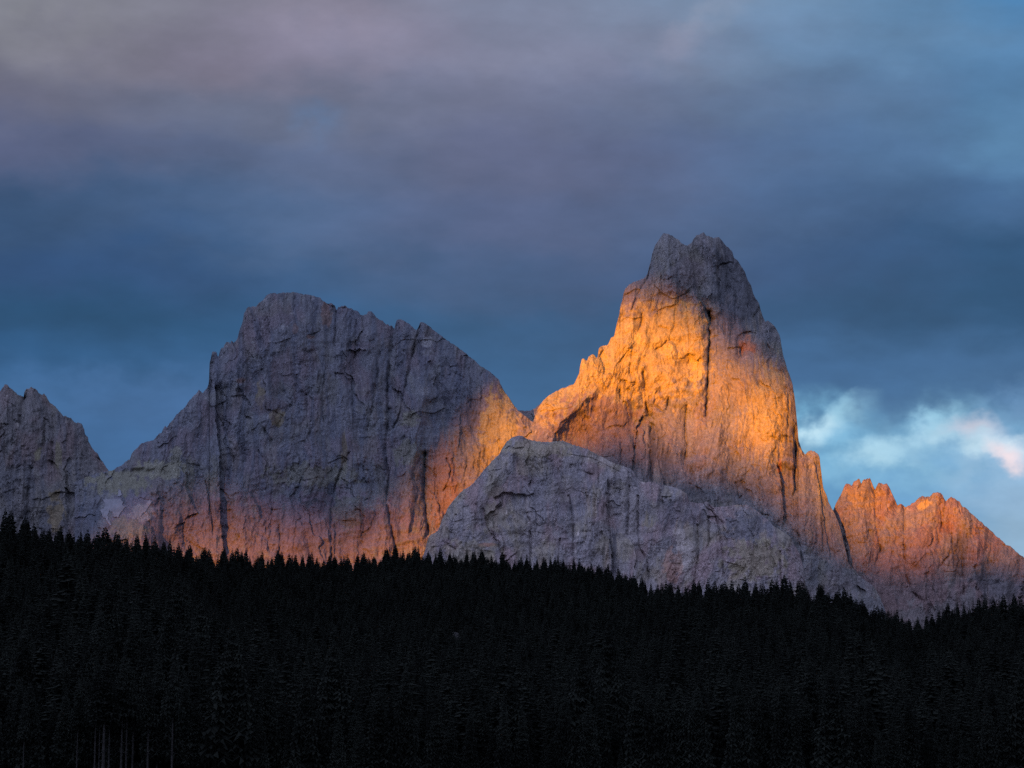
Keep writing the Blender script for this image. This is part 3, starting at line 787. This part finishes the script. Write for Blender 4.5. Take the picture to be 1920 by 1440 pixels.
build_mountain('shaded grey buttress in front of the orange tower', prof_front, 1165, 5250, 0.50, 600, 0.6,
               (0.65, 0.3, 0.35),
               grooves=[([(1180, 912), (1178, 960), (1176, 1002)], 2.4, 9), ([(1197, 930), (1196, 990), (1200, 1030), (1213, 1050), (1216, 1085)], 2.4, 9),
                        ([(1331, 948), (1345, 975), (1350, 1000), (1355, 1035), (1357, 1080)], 2.6, 10), ([(1329, 970), (1330, 1010), (1327, 1026)], 2.6, 10),
                        ([(984, 930), (990, 965), (995, 990), (995, 1045)], 2.4, 8), ([(1067, 930), (1075, 980), (1075, 1055)], 2.2, 8),
                        ([(905, 955), (915, 985), (930, 1010), (945, 1045)], 2.6, 8), ([(1123, 868), (1122, 910)], 2.0, 9),
                        ([(1463, 1034), (1465, 1095)], 2.0, 8), ([(1050, 1010), (1046, 1060)], 2, 6), ([(1238, 920), (1244, 950)], 2.4, 7),
                        ([(950, 870), (952, 890)], 2, 6), ([(830, 1015), (855, 1030)], 2, 5), ([(1308, 985), (1310, 1030), (1302, 1090)], 2.4, 8),
                        ([(1090, 870), (1094, 885), (1110, 890)], 1.8, 5)],
               steps=[([(1140, 900), (1137, 950), (1140, 990), (1146, 1030), (1149, 1085)], -1, 22, 16),
                      ([(1292, 945), (1300, 980), (1306, 1020)], -1, 8, 14), ([(1060, 850), (1110, 858), (1170, 888)], 1, 2.5, 20)],
               flute=0.55, ribs=[([(972, 818), (930, 900), (880, 980), (850, 1060)], 20, 14), ([(1030, 830), (1040, 920), (1030, 1060)], 22, 10), ([(1105, 845), (1112, 940), (1100, 1070)], 18, 10), ([(1235, 910), (1230, 1000), (1250, 1090)], 16, 10), ([(1400, 948), (1400, 1090)], 18, 8)],
               bumps=[(1230, 935, 40, 20, 8), (1000, 850, 50, 20, 8), (1310, 960, 16, 16, 8), (1100, 960, 40, 60, 6)],
               stains_and_light=[(1000, 840, 80, 18, OLIVE * 1.1, 0.6, False), (1140, 862, 50, 10, PALE * 0.85, 0.5, False), (1275, 1010, 10, 28, PALE * 0.9, 0.9, False),
                       (1288, 1050, 18, 36, PALE * 0.85, 0.9, False), (1260, 1060, 20, 30, RED * 1.4, 0.4, False), (1408, 1080, 10, 14, PALE, 0.8, False),
                       (1150, 1040, 8, 60, STEEL * 0.7, 0.8, True), (1400, 990, 50, 26, STEEL * 0.85, 0.8, False), (1420, 1050, 60, 40, OLIVE * 0.95, 0.7, False),  # narrow dark steel streak paints the shadow beside the step
                       (1215, 975, 16, 14, OLIVE * 0.9, 0.7, False), (930, 970, 30, 30, OLIVE * 0.9, 0.5, False), (1320, 1060, 12, 40, MAUVE * 1.1, 0.6, True),
                       (910, 1022, 20, 5, RED * 1.3, 0.6, False), (950, 961, 1.6, 4, PALE * 1.2, 0.9, False), (1084, 1000, 2, 6, PALE * 1.2, 0.9, False),
                       (1040, 930, 80, 50, STEEL, 0.5, True), (1260, 960, 60, 30, STEEL, 0.5, True), (880, 1040, 60, 30, OLIVE, 0.5, False),
                       (1520, 1060, 10, 40, STEEL, 0.5, False)],
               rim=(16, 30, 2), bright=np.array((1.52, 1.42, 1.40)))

# ------------------------------------------------------------------ unseen ridge and cloud bank behind the viewer, shaped to shade the peaks
TA = math.tan(SUN_EL)
hs = np.array((-math.sin(SUN_AZ), -math.cos(SUN_AZ)))      # horizontal direction to the sun
lat = np.array((math.cos(SUN_AZ), -math.sin(SUN_AZ)))      # sideways, seen from the sun


def place(a, p, z):
    """a sideways, p away from the sun, z up."""
    return np.stack([lat[0] * a - hs[0] * p, lat[1] * a - hs[1] * p, z + 0 * a], -1)


T_RIDGE = 9000.0
LOWB = [(-16000, 700), (-9000, 800), (-5000, 1000), (-4200, 1000), (-3000, 1100), (-2750, 1280), (-2640, 1330), (-2590, 1430), (-2545, 1500), (-2480, 1490), (-2380, 1440), (-2292, 1405), (-2150, 1400), (-2060, 1335), (-1980, 1275), (-1900, 1190), (-1800, 1135), (-1700, 1170), (-1580, 1215), (-1300, 1150), (1500, 1000), (8000, 800)]
a_ = np.arange(-16000, 8000, 40.0)
top_ = np.interp(a_, *zip(*LOWB)) + T_RIDGE * TA + 55 * fbm(a_ / 500, a_ * 0, 71, 5, 0.55)
rows = []
for p_off, fz in ((2600, -0.05), (1700, 0.25), (900, 0.6), (350, 0.86), (0, 1.0), (-400, 0.85), (-1500, 0.5), (-3200, -0.05)):
    z_ = top_ * fz + (0 if fz in (1.0,) else 60 * fbm(a_ / 600, a_ * 0 + p_off, 72, 4))
    rows.append(place(a_, -T_RIDGE + p_off, z_))
me = mesh_from('shade_hills', np.array(rows).reshape(-1, 3), grid_faces(len(rows), len(a_)), None, True)
o = link('shade_hills', me, M_floor)
tag(o, 'unseen ridge added behind the viewer to shade the lower slopes', 'shade_hills', None, 'structure')

T_CLOUD = 6500.0
UPB = [(-16000, 400), (-7000, 600), (-5200, 750), (-4600, 850), (-4250, 900), (-4150, 900), (-4070, 1010), (-4015, 1290), (-3970, 1335), (-3700, 1325), (-3560, 1285), (-3480, 1285), (-3407, 1370), (-3335, 1520), (-3263, 1690), (-3190, 1835), (-2900, 1930), (-2543, 1900), (-2358, 1845), (-2290, 1810), (-2247, 1770), (-2198, 1720), (-2148, 1655), (-2099, 1635), (-2000, 1660), (-1768, 1720), (-500, 1800), (900, 1900)]
a_ = np.arange(-15000, 500, 22.0)
tc_ = np.interp(a_, [-3600, -3120], [20000.0, T_CLOUD])
bot_ = np.interp(a_, *zip(*UPB)) + tc_ * TA
NTH = 28
rows = []
for k in range(NTH):
    th = 2 * math.pi * k / NTH
    cy_, sy_ = math.cos(th), math.sin(th)
    hgt = 700.0
    n_ = fbm(a_ / 420, a_ * 0 + 3 * cy_ + 7, 81, 6, 0.58) * 80 + 30 * np.abs(fbm(a_ / 160, a_ * 0 + 2 * sy_, 82, 4))
    sy2 = math.copysign(abs(sy_) ** 0.7, sy_)
    cy2 = math.copysign(abs(cy_) ** 0.7, cy_)
    end = np.sqrt(np.clip(1 - ((a_ + 7250) / 7760) ** 8, 0, 1))
    z_ = bot_ + hgt + (hgt * sy2 + n_ * sy_) * np.where(end > 0, end, 0)
    rows.append(place(a_, -tc_ + (900 * cy2 + 2 * n_ * cy_) * end, z_))
rows.append(rows[0])
me = mesh_from('clouds', np.array(rows).reshape(-1, 3), grid_faces(len(rows), len(a_)), None, True)
o = link('clouds', me, M_cloud)
tag(o, 'unseen cloud bank behind the viewer, shaped to shade the upper peaks', 'clouds', None, 'stuff')

# ------------------------------------------------------------------ the ground
TREELINE = [(-600, 900), (-200, 945), (0, 968), (30, 974), (60, 984), (100, 992), (150, 999), (175, 1003), (195, 1000), (250, 1006), (285, 1012), (310, 1018), (340, 1024), (370, 1034), (390, 1037), (450, 1036), (480, 1042), (520, 1044), (560, 1046), (600, 1050), (640, 1044), (700, 1040), (740, 1034), (780, 1032), (850, 1037), (920, 1044), (980, 1047), (1030, 1051), (1080, 1056), (1120, 1061), (1160, 1070), (1190, 1081), (1220, 1091), (1260, 1096), (1300, 1093), (1340, 1093), (1400, 1098), (1440, 1094), (1470, 1091), (1500, 1096), (1540, 1101), (1580, 1110), (1620, 1127), (1650, 1142), (1690, 1153), (1725, 1162), (1760, 1148), (1790, 1137), (1830, 1133), (1870, 1130), (1920, 1128), (2200, 1110), (2600, 1080)]
CREST = [(-600, 950), (0, 1000), (200, 1040), (380, 1150), (600, 1420), (800, 1480), (1080, 1450), (1220, 1300), (1300, 1120), (1500, 1080), (1640, 1150), (1725, 1350), (1800, 1160), (1920, 1100), (2600, 1050)]
CRESTH = [(-600, 14.5), (0, 14.5), (200, 15), (380, 13.5), (600, 12.5), (1080, 12.5), (1220, 12.5), (1300, 14), (1500, 15), (1640, 14), (1725, 13), (1800, 14.5), (1920, 15.5), (2600, 15)]
STARTPY = [(-600, 1470), (-50, 1462), (110, 1448), (150, 1441), (340, 1441), (400, 1456), (520, 1492), (900, 1500), (2600, 1500)]
EDGE = 560.0


def terrain_z(x, y):
    x = np.asarray(x, float)
    y = np.asarray(y, float)
    ys = np.maximum(y, 60.0)
    px = np.clip(960 + F * x / ys, -590, 2590)
    Rc = np.interp(px, *zip(*CREST))
    tp = np.interp(px, *zip(*TREELINE))
    hp = np.interp(px, *zip(*CRESTH))
    tp = tp - 4.0 * (1 - sstep(1100, 1300, px))
    te = ray(px, tp)[1] - hp / Rc                     # slope of sight to the ground at the crest
    t0 = ray(px, np.interp(px, *zip(*STARTPY)))[1]
    t = np.clip((ys - EDGE) / (Rc - EDGE), 0, 1)
    s = t0 + (te - t0) * t ** 0.92
    z = 2.0 + s * ys
    zc = 2.0 + te * Rc
    beyond = np.maximum(0, ys - Rc)
    valley = 40 + 120 * sstep(2400, 4200, ys)
    zb = np.maximum(zc - 0.22 * beyond, np.minimum(zc, valley))
    z = np.where(ys > Rc, zb, z)
    ze = 2.0 + t0 * EDGE
    z = np.where(ys < EDGE, ze * sstep(20, EDGE, ys), z)
    z = z + 0.9 * fbm(x / 60, y / 60, 900, 3) * sstep(EDGE, EDGE + 80, ys)
    return z


def axis(fine_lo, fine_hi, step, far_lo, far_hi):
    a = list(np.arange(fine_lo, fine_hi + 0.1, step))
    d = step
    while a[-1] < far_hi:
        d *= 1.35
        a.append(a[-1] + d)
    d = step
    lo = []
    q = a[0]
    while q > far_lo:
        d *= 1.35
        q -= d
        lo.append(q)
    return np.array(lo[::-1] + a)


gx = axis(-520, 520, 9, -40000, 40000)
gy = axis(0, 1720, 10, -40000, 60000)
GX, GY_ = np.meshgrid(gx, gy)
GZ = terrain_z(GX, GY_)
GZ = np.where((np.abs(GX) > 900) | (GY_ < 0) | (GY_ > 9000), np.minimum(GZ, 160), GZ)
me = mesh_from('ground', np.stack([GX, GY_, GZ], -1).reshape(-1, 3), grid_faces(len(gy), len(gx)), None, True)
o = link('ground', me, M_floor)
tag(o, 'dark ground of meadow and forest floor under the trees', 'ground', None, 'structure')


# ------------------------------------------------------------------ trees
def spruce_mesh(seed, whorls, per, rmax, base, detail, bare_stubs=0):
    """Unit-height spruce crown (height 1): drooping sprays in whorls; returns (crown verts, tris)."""
    rg = random.Random(seed)
    V_, F_ = [], []

    def tri(*p):
        i = len(V_)
        V_.extend(p)
        F_.append((i, i + 1, i + 2))
    ph = 0.0
    for w in range(whorls):
        s = (w + rg.uniform(-0.3, 0.3)) / whorls
        s = min(max(s, 0), 0.985)
        z = base + (1 - base) * s
        rr = rmax * ((1 - s) ** (0.6 + 0.05 * (seed % 7))) * (0.72 + 0.28 * min(1, s * 6 + 0.3)) + 0.008
        ph += 2.4
        n = max(4, int(per * (0.6 + 0.4 * (1 - s))))
        for k in range(n):
            if rg.random() < 0.07:
                continue
            a = ph + 2 * math.pi * (k + rg.uniform(-0.3, 0.3)) / n
            r = rr * rg.uniform(0.68, 1.16)
            ca, sa = math.cos(a), math.sin(a)
            dr = r * rg.uniform(0.25, 0.55) * (1 - 0.6 * s)
            wd = r * rg.uniform(0.20, 0.32) + 0.003
            zr = z + rg.uniform(-0.008, 0.008)

            def pt(q, side, dz):
                return (ca * r * q - sa * side, sa * r * q + ca * side, zr - dr * q ** 0.8 + dz)
            lift = r * 0.12
            b0 = pt(0.02, 0, lift)
            tip = pt(1.0, 0, rg.uniform(0.0, 0.5) * lift)
            if not detail:
                l1 = pt(0.55, wd, -0.5 * lift)
                r1 = pt(0.55, -wd, -0.5 * lift)
                tri(b0, l1, tip)
                tri(b0, tip, r1)
                hang = pt(0.6, 0, -r * 0.42 - 0.012)
                tri(b0, hang, tip)
            else:
                m1 = pt(0.38, 0, lift)
                m2 = pt(0.72, 0, lift * 0.6)
                for sg in (1, -1):
                    tri(b0, pt(0.34, sg * wd * 0.8, -lift), m1)
                    tri(m1, pt(0.62, sg * wd * 1.05, -lift * 1.1), m2)
                    tri(m2, pt(0.95, sg * wd * 0.55, -lift * 0.8), tip)
                    tri(m1, pt(0.50, sg * wd * 0.35, -r * 0.36), m2)
                tri(b0, pt(0.3, 0, -r * 0.30 - 0.01), m1)
                tri(m2, pt(0.85, 0, -r * 0.34 - 0.008), tip)
    # leader
    for k in range(3):
        a = k * 2.1
        tri((0.008 * math.cos(a), 0.008 * math.sin(a), 0.955), (0.008 * math.cos(a + 2.1), 0.008 * math.sin(a + 2.1), 0.955), (0, 0, 1.012))
    return np.array(V_, np.float32), np.array(F_, np.int32)


def trunk_mesh(seed, top, r0, sides=7, stubs=0, lean=0.0):
    rg = random.Random(seed)
    V_, F_ = [], []
    zs = (-0.02, 0.03, 0.2, 0.45, 0.7, top)
    for z in zs:
        rr = r0 * (1.25 if z < 0 else 1.0) * max(0.12, 1 - z / 1.02)
        for k in range(sides):
            a = 2 * math.pi * k / sides
            V_.append((rr * math.cos(a) + lean * z * z, rr * math.sin(a), z))
    for i in range(len(zs) - 1):
        for k in range(sides):
            k2 = (k + 1) % sides
            a, b = i * sides + k, i * sides + k2
            F_.append((a, b, b + sides))
            F_.append((a, b + sides, a + sides))
    for s in range(stubs):
        z = rg.uniform(0.12, 0.9 * top)
        a = rg.uniform(0, 6.28)
        L = rg.uniform(0.02, 0.06) * (1.15 - z)
        ca, sa = math.cos(a), math.sin(a)
        i = len(V_)
        rr = r0 * (1 - z) * 0.6
        V_ += [(rr * ca - 0.0022 * sa, rr * sa + 0.0022 * ca, z), (rr * ca + 0.0022 * sa, rr * sa - 0.0022 * ca, z), (rr * ca, rr * sa, z + 0.005),
               ((rr + L) * ca, (rr + L) * sa, z - L * 0.3)]
        F_ += [(i, i + 1, i + 3), (i + 1, i + 2, i + 3), (i + 2, i, i + 3)]
    return np.array(V_, np.float32), np.array(F_, np.int32)


def round_crown(seed, n=900):
    rg = random.Random(seed)
    V_, F_ = [], []
    cl = [(rg.uniform(-0.26, 0.26), rg.uniform(-0.26, 0.26), rg.uniform(0.42, 0.88), rg.uniform(0.09, 0.17)) for _ in range(15)]
    for _ in range(n):
        cx, cy, cz, cr = rg.choice(cl)
        d = Vector((rg.gauss(0, 1), rg.gauss(0, 1), rg.gauss(0, 1))).normalized() * cr * rg.uniform(0.55, 1.1)
        p = Vector((cx, cy, cz)) + d
        u = Vector((rg.gauss(0, 1), rg.gauss(0, 1), rg.gauss(0, 1))).normalized() * 0.022
        w = Vector((rg.gauss(0, 1), rg.gauss(0, 1), rg.gauss(0, 1))).normalized() * 0.022
        i = len(V_)
        V_ += [tuple(p - u), tuple(p + w), tuple(p + u)]
        F_.append((i, i + 1, i + 2))
    return np.array(V_, np.float32), np.array(F_, np.int32)


# bare dead tree and the pale rock among the trees
def at_slope(p_, py_):
    """World point of the slope seen at a photo pixel."""
    ds = np.linspace(EDGE, 1500, 2000)
    rx_, rz_ = ray(np.full_like(ds, p_), np.full_like(ds, py_))
    z_ = terrain_z(rx_ * ds, ds)
    k_ = int(np.argmax(z_ > 2.0 + rz_ * ds))
    return float(rx_[k_] * ds[k_]), float(ds[k_]), float(z_[k_])


SNAG = at_slope(1708, 1372)
ROCK = at_slope(857, 1203)

rng = np.random.default_rng(5)
pts = []
yy = EDGE
while yy < 1620:
    sp = 5.3 + 1.0 * (yy - EDGE) / 900.0
    half = yy * 0.24 + 75
    xs_ = np.arange(-half, half, sp)
    xs_ = xs_ + rng.uniform(-0.42, 0.42, len(xs_)) * sp
    ys_ = yy + rng.uniform(-0.42, 0.42, len(xs_)) * sp
    pts.append(np.stack([xs_, ys_], 1))
    yy += sp
pts = np.concatenate(pts)
pxp = 960 + F * pts[:, 0] / pts[:, 1]
Rcp = np.interp(pxp, *zip(*CREST))
gap = fbm(pts[:, 0] / 26, pts[:, 1] / 26, 930, 3)
keep = (pts[:, 1] < Rcp + 30) & (gap > -0.62)
keep &= ~((np.abs(pxp - 1708) < 13) & (pts[:, 1] > SNAG[1] - 75) & (pts[:, 1] < SNAG[1] + 3))
keep &= ~((np.abs(pxp - 857) < 12) & (pts[:, 1] > ROCK[1] - 90) & (pts[:, 1] < ROCK[1] + 4))
pts, pxp, Rcp = pts[keep], pxp[keep], Rcp[keep]
tt = np.clip((pts[:, 1] - EDGE) / (Rcp - EDGE), 0, 1.1)
hc = np.interp(pxp, *zip(*CRESTH))
edge_zone = (pxp > 120) & (pxp < 350)
h0 = np.where(edge_zone, 25.0, 21.0)
hh = (h0 + (hc - h0) * np.clip(tt, 0, 1)) * np.exp(rng.normal(0, 0.22, len(pts)))
hh *= np.where(rng.random(len(pts)) < 0.06, 0.6, 1.0)
hh = np.where(tt > 0.9, np.minimum(hh, hc * 1.2), np.where(tt > 0.55, np.minimum(hh, hc * 1.35), hh))
zz = terrain_z(pts[:, 0], pts[:, 1])
rot = rng.uniform(0, 6.283, len(pts))
wid = rng.uniform(0.78, 1.12, len(pts)) * (1 + 0.28 * np.clip(tt, 0, 1))
NVAR = 7
var = rng.integers(0, NVAR, len(pts))
# special trees: x pixel, distance factor along the slope (1 = crest), height m, width factor
SPECIAL = [(6, 0.97, 20, 1.1), (48, 0.98, 18, 1.2), (150, 0.99, 15.5, 1.25), (90, 1.0, 14.5, 1.1), (195, 0.97, 19, 1.7), (102, 1.0, 14, 1.0),
           (391, 1.0, 15, 1.2), (584, 1.0, 15.5, 1.3), (1340, 1.0, 16, 1.2), (1372, 1.0, 17.5, 1.15), (1397, 1.0, 19, 1.5), (1417, 1.0, 16.5, 1.1),
           (1470, 1.0, 18.5, 1.3), (1497, 1.0, 17, 1.2), (1536, 1.0, 17, 1.2), (1582, 1.0, 17, 1.1), (1652, 1.0, 15, 1.2), (1680, 1.0, 16, 1.1),
           (1775, 1.0, 17.5, 1.2), (1793, 1.0, 15, 1.2), (1805, 1.0, 16, 1.0), (1845, 1.0, 18, 1.1), (1863, 1.0, 17, 1.2), (1880, 1.0, 19, 1.3), (1900, 1.0, 20, 1.1), (1912, 1.0, 18.5, 1.1)]
sx_, sy_, sh_, sw_ = [], [], [], []
for (p_, t_, h_, w_) in SPECIAL:
    rc = float(np.interp(p_, *zip(*CREST)))
    d_ = EDGE + (rc - EDGE) * t_
    sy_.append(d_)
    sx_.append((p_ - 960) / F * d_)
    sh_.append(h_)
    sw_.append(w_)
NSP = len(SPECIAL)
pts = np.concatenate([np.stack([sx_, sy_], 1), pts])
hh = np.concatenate([sh_, hh])
wid = np.concatenate([sw_, wid])
rot = np.concatenate([rng.uniform(0, 6.283, NSP), rot])
var = np.concatenate([rng.integers(0, NVAR, NSP), var])
zz = terrain_z(pts[:, 0], pts[:, 1])
pxp = 960 + F * pts[:, 0] / pts[:, 1]
Rcp = np.interp(pxp, *zip(*CREST))
tt = (pts[:, 1] - EDGE) / (Rcp - EDGE)

LOWV = [spruce_mesh(1000 + i, 30, 9, 0.160 + 0.014 * (i % 3), 0.10 + 0.03 * (i % 4), False) for i in range(NVAR)]
LOWT = trunk_mesh(77, 0.9, 0.011, 5)
HIGHV = []
for i in range(NVAR):
    v_, f_ = spruce_mesh(2000 + i, 54, 10, 0.160 + 0.014 * (i % 3), 0.10 + 0.03 * (i % 4), True)
    HIGHV.append(mesh_from('crown', v_, None, f_))
    HIGHV[-1].materials.append(M_needles)
BAREV = []
for i in range(4):
    v_, f_ = spruce_mesh(3000 + i, 26, 8, 0.105 + 0.01 * i, 0.44 + 0.03 * i, True)
    BAREV.append(mesh_from('crown', v_, None, f_))
    BAREV[-1].materials.append(M_needles)
v_, f_ = trunk_mesh(78, 0.97, 0.010, 8, 14)
TRUNK = mesh_from('trunk', v_, None, f_)
TRUNK.materials.append(M_bark)
v_, f_ = trunk_mesh(79, 0.97, 0.0105, 8, 30)
TRUNKB = mesh_from('trunk', v_, None, f_)
TRUNKB.materials.append(M_palebark)

# which trees show largest in the picture
RW, RH = 960, 720
ids = np.full((RH, RW), -1, np.int32)
for i in np.argsort(-pts[:, 1]):
    d_ = pts[i, 1]
    fx = F * 0.5 / d_
    cx = 480 + fx * pts[i, 0]
    zt = zz[i] + hh[i] - 2.0
    upt = math.tan(math.atan2(zt, d_) - PITCH)
    yt = 360 - F * 0.5 * upt
    hpx = hh[i] * fx
    wpx = max(1.2, 0.13 * wid[i] * hpx)
    y0, y1 = int(max(0, yt)), int(min(RH, yt + 0.93 * hpx))
    for r_ in range(y0, y1):
        hw = wpx * min(1.0, (r_ - yt) / (0.9 * hpx)) ** 0.85 * 0.85
        a0, a1 = int(max(0, cx - hw)), int(min(RW, cx + hw + 1))
        if a1 > a0:
            ids[r_, a0:a1] = i
seen = np.bincount(ids[ids >= 0], minlength=len(pts))
order = np.argsort(-seen)
single = set(order[:292].tolist())
# skyline trees: the ones that own the first forest pixel of their column
sky_own = {}
for c_ in range(RW):
    r_ = np.nonzero(ids[:, c_] >= 0)[0]
    if len(r_):
        i = int(ids[r_[0], c_])
        sky_own[i] = sky_own.get(i, 0) + 1

# trees that stand along the meadow edge with long bare pale trunks
BARE = [(55, 0.62), (154, 0.55), (187, 0.58), (195, 0.50), (203, 0.66), (213, 0.62), (236, 0.56), (245, 0.52), (257, 0.54), (285, 0.66), (330, 0.5), (437 / 1.0, 0.5)]
LABELS = {}
nb = 0


def put_tree(name, crown_me, trunk_me, x, y, z, h, w, rz, label, cat='tree', group=None):
    o = bpy.data.objects.new(name, None)
    C.objects.link(o)
    o.empty_display_size = 0.5
    o.location = (x, y, z - 0.15)
    o.rotation_euler = (0, 0, rz)
    o.scale = (h * w, h * w, h)
    tag(o, label, cat, group)
    t_ = bpy.data.objects.new('trunk', trunk_me)
    c_ = bpy.data.objects.new('crown', crown_me)
    for q in (t_, c_):
        C.objects.link(q)
        q.parent = o
    return o


GROUP = 'dark spruces covering the slope'


def zone_label(i):
    p = pxp[i]
    if i in sky_own:
        if p < 200:
            return 'dark spruce on the wooded skyline below the jagged far-left peak'
        if p < 420:
            return 'dark spruce on the wooded skyline below the snowy gully and its right-hand spur'
        if p < 800:
            return 'small dark spruce on the wooded skyline below the broad round-topped mountain'
        if p < 1290:
            return 'small dark spruce on the wooded skyline below the shaded grey buttress'
        if p < 1600:
            return 'pointed dark spruce on the wooded skyline below the orange tower'
        return 'pointed dark spruce on the wooded skyline below the jagged orange right ridge'
    row = 'upper' if tt[i] > 0.55 else ('middle' if tt[i] > 0.2 else 'bottom')
    side = 'left-hand' if p < 640 else ('central' if p < 1280 else 'right-hand')
    return 'dark spruce among many alike in the %s part of the slope, %s third' % (row, side)


for i in sorted(single):
    put_tree('spruce_tree', HIGHV[var[i]], TRUNK, pts[i, 0], pts[i, 1], zz[i], hh[i], wid[i], rot[i], zone_label(i), 'tree', GROUP)
rb = random.Random(4)
BL = ['slim', 'tall', 'short', 'leaning']
for n_, (p_, f_) in enumerate(BARE[:11]):
    d_ = EDGE - rb.uniform(3, 16)
    x_ = (p_ - 960) / F * d_
    z_ = float(terrain_z(x_, d_))
    h_ = 24 * rb.uniform(0.85, 1.1) if p_ > 100 else 20
    lab = 'tall spruce with a long bare pale trunk at the lower left forest edge'
    if p_ == 285:
        lab = 'rightmost of the tall bare pale trunks standing together at the lower left forest edge'
    if p_ == 203:
        lab = 'thickest bare pale trunk among those at the lower left forest edge'
    put_tree('spruce_tree', BAREV[n_ % 4], TRUNKB, x_, d_, z_, h_, 1.45 if p_ == 203 else rb.uniform(0.8, 1.05), rb.uniform(0, 6), lab, 'tree',
             'spruces with bare pale trunks at the forest edge')

# round-headed trees on the skyline
rv, rf = round_crown(11)
RC1 = mesh_from('crown', rv, None, rf)
RC1.materials.append(M_leaves)
tv, tf = trunk_mesh(80, 0.7, 0.03, 7)
RT = mesh_from('trunk', tv, None, tf)
RT.materials.append(M_bark)
for p_, h_, lab in ((440, 13.5, 'round-headed leafy tree on the skyline, larger of two below the broad mountain'), (503, 12, 'smaller round-headed leafy tree on the skyline below the broad mountain')):
    d_ = float(np.interp(p_, *zip(*CREST)))
    x_ = (p_ - 960) / F * d_
    put_tree('leafy_tree', RC1, RT, x_, d_ - 4, float(terrain_z(x_, d_ - 4)), h_, 1.05, p_ * 0.1, lab)

v_, f_ = trunk_mesh(90, 1.0, 0.016, 8, 24, 0.02)
SNAGM = mesh_from('trunk', v_, None, f_)
SNAGM.materials.append(M_snag)
o = bpy.data.objects.new('dead_tree', None)
C.objects.link(o)
o.location = (SNAG[0], SNAG[1], SNAG[2] - 0.2)
o.scale = (13.5, 13.5, 13.5)
tag(o, 'single pale dead tree trunk standing bare among dark spruces on the right slope', 'tree')
q = bpy.data.objects.new('trunk', SNAGM)
C.objects.link(q)
q.parent = o
nu, nv_ = 26, 16
uu, vv = np.meshgrid(np.linspace(0, 2 * math.pi, nu), np.linspace(0, math.pi, nv_))
rr_ = 1 + 0.22 * fbm(np.cos(uu) * 1.4 + 5, np.sin(uu) * 1.4 + 1.7 * np.cos(vv), 950, 4) + 0.1 * facets(uu * 3 + 9, vv * 3, 1, 1, 951)
pv = np.stack([rr_ * np.sin(vv) * np.cos(uu) * 3.2, rr_ * np.sin(vv) * np.sin(uu) * 2.6, rr_ * np.cos(vv) * 3.6], -1)
pv[:, -1] = pv[:, 0]
pv[:, :, 0] += 0.35 * pv[:, :, 2] * -1
me = mesh_from('rock_outcrop', pv.reshape(-1, 3), grid_faces(nv_, nu), None, False)
add_tint(me, np.tile(np.array((0.12, 0.115, 0.11)), (nu * nv_, 1)))
o = link('rock_outcrop', me, M_rock)
o.location = (ROCK[0], ROCK[1], ROCK[2] + 0.6)
tag(o, 'small pale rock outcrop showing between the dark trees in mid slope', 'rock')

# forest: all the others, one mass
rest = [i for i in range(len(pts)) if i not in single]
vs_, fs_ = [], []
off = 0
for i in rest:
    for (v0, f0) in (LOWV[var[i]], LOWT):
        ca, sa = math.cos(rot[i]), math.sin(rot[i])
        sc = hh[i] * wid[i]
        q = np.empty_like(v0)
        q[:, 0] = (v0[:, 0] * ca - v0[:, 1] * sa) * sc + pts[i, 0]
        q[:, 1] = (v0[:, 0] * sa + v0[:, 1] * ca) * sc + pts[i, 1]
        q[:, 2] = v0[:, 2] * hh[i] + zz[i] - 0.15
        vs_.append(q)
        fs_.append(f0 + off)
        off += len(v0)
me = mesh_from('forest', np.concatenate(vs_), None, np.concatenate(fs_))
o = link('forest', me, M_needles)
tag(o, 'dense black spruce forest covering the slope below the mountains', 'forest', None, 'stuff')
print('TREES', len(pts), 'single', len(single), 'forest tris', len(me.polygons))
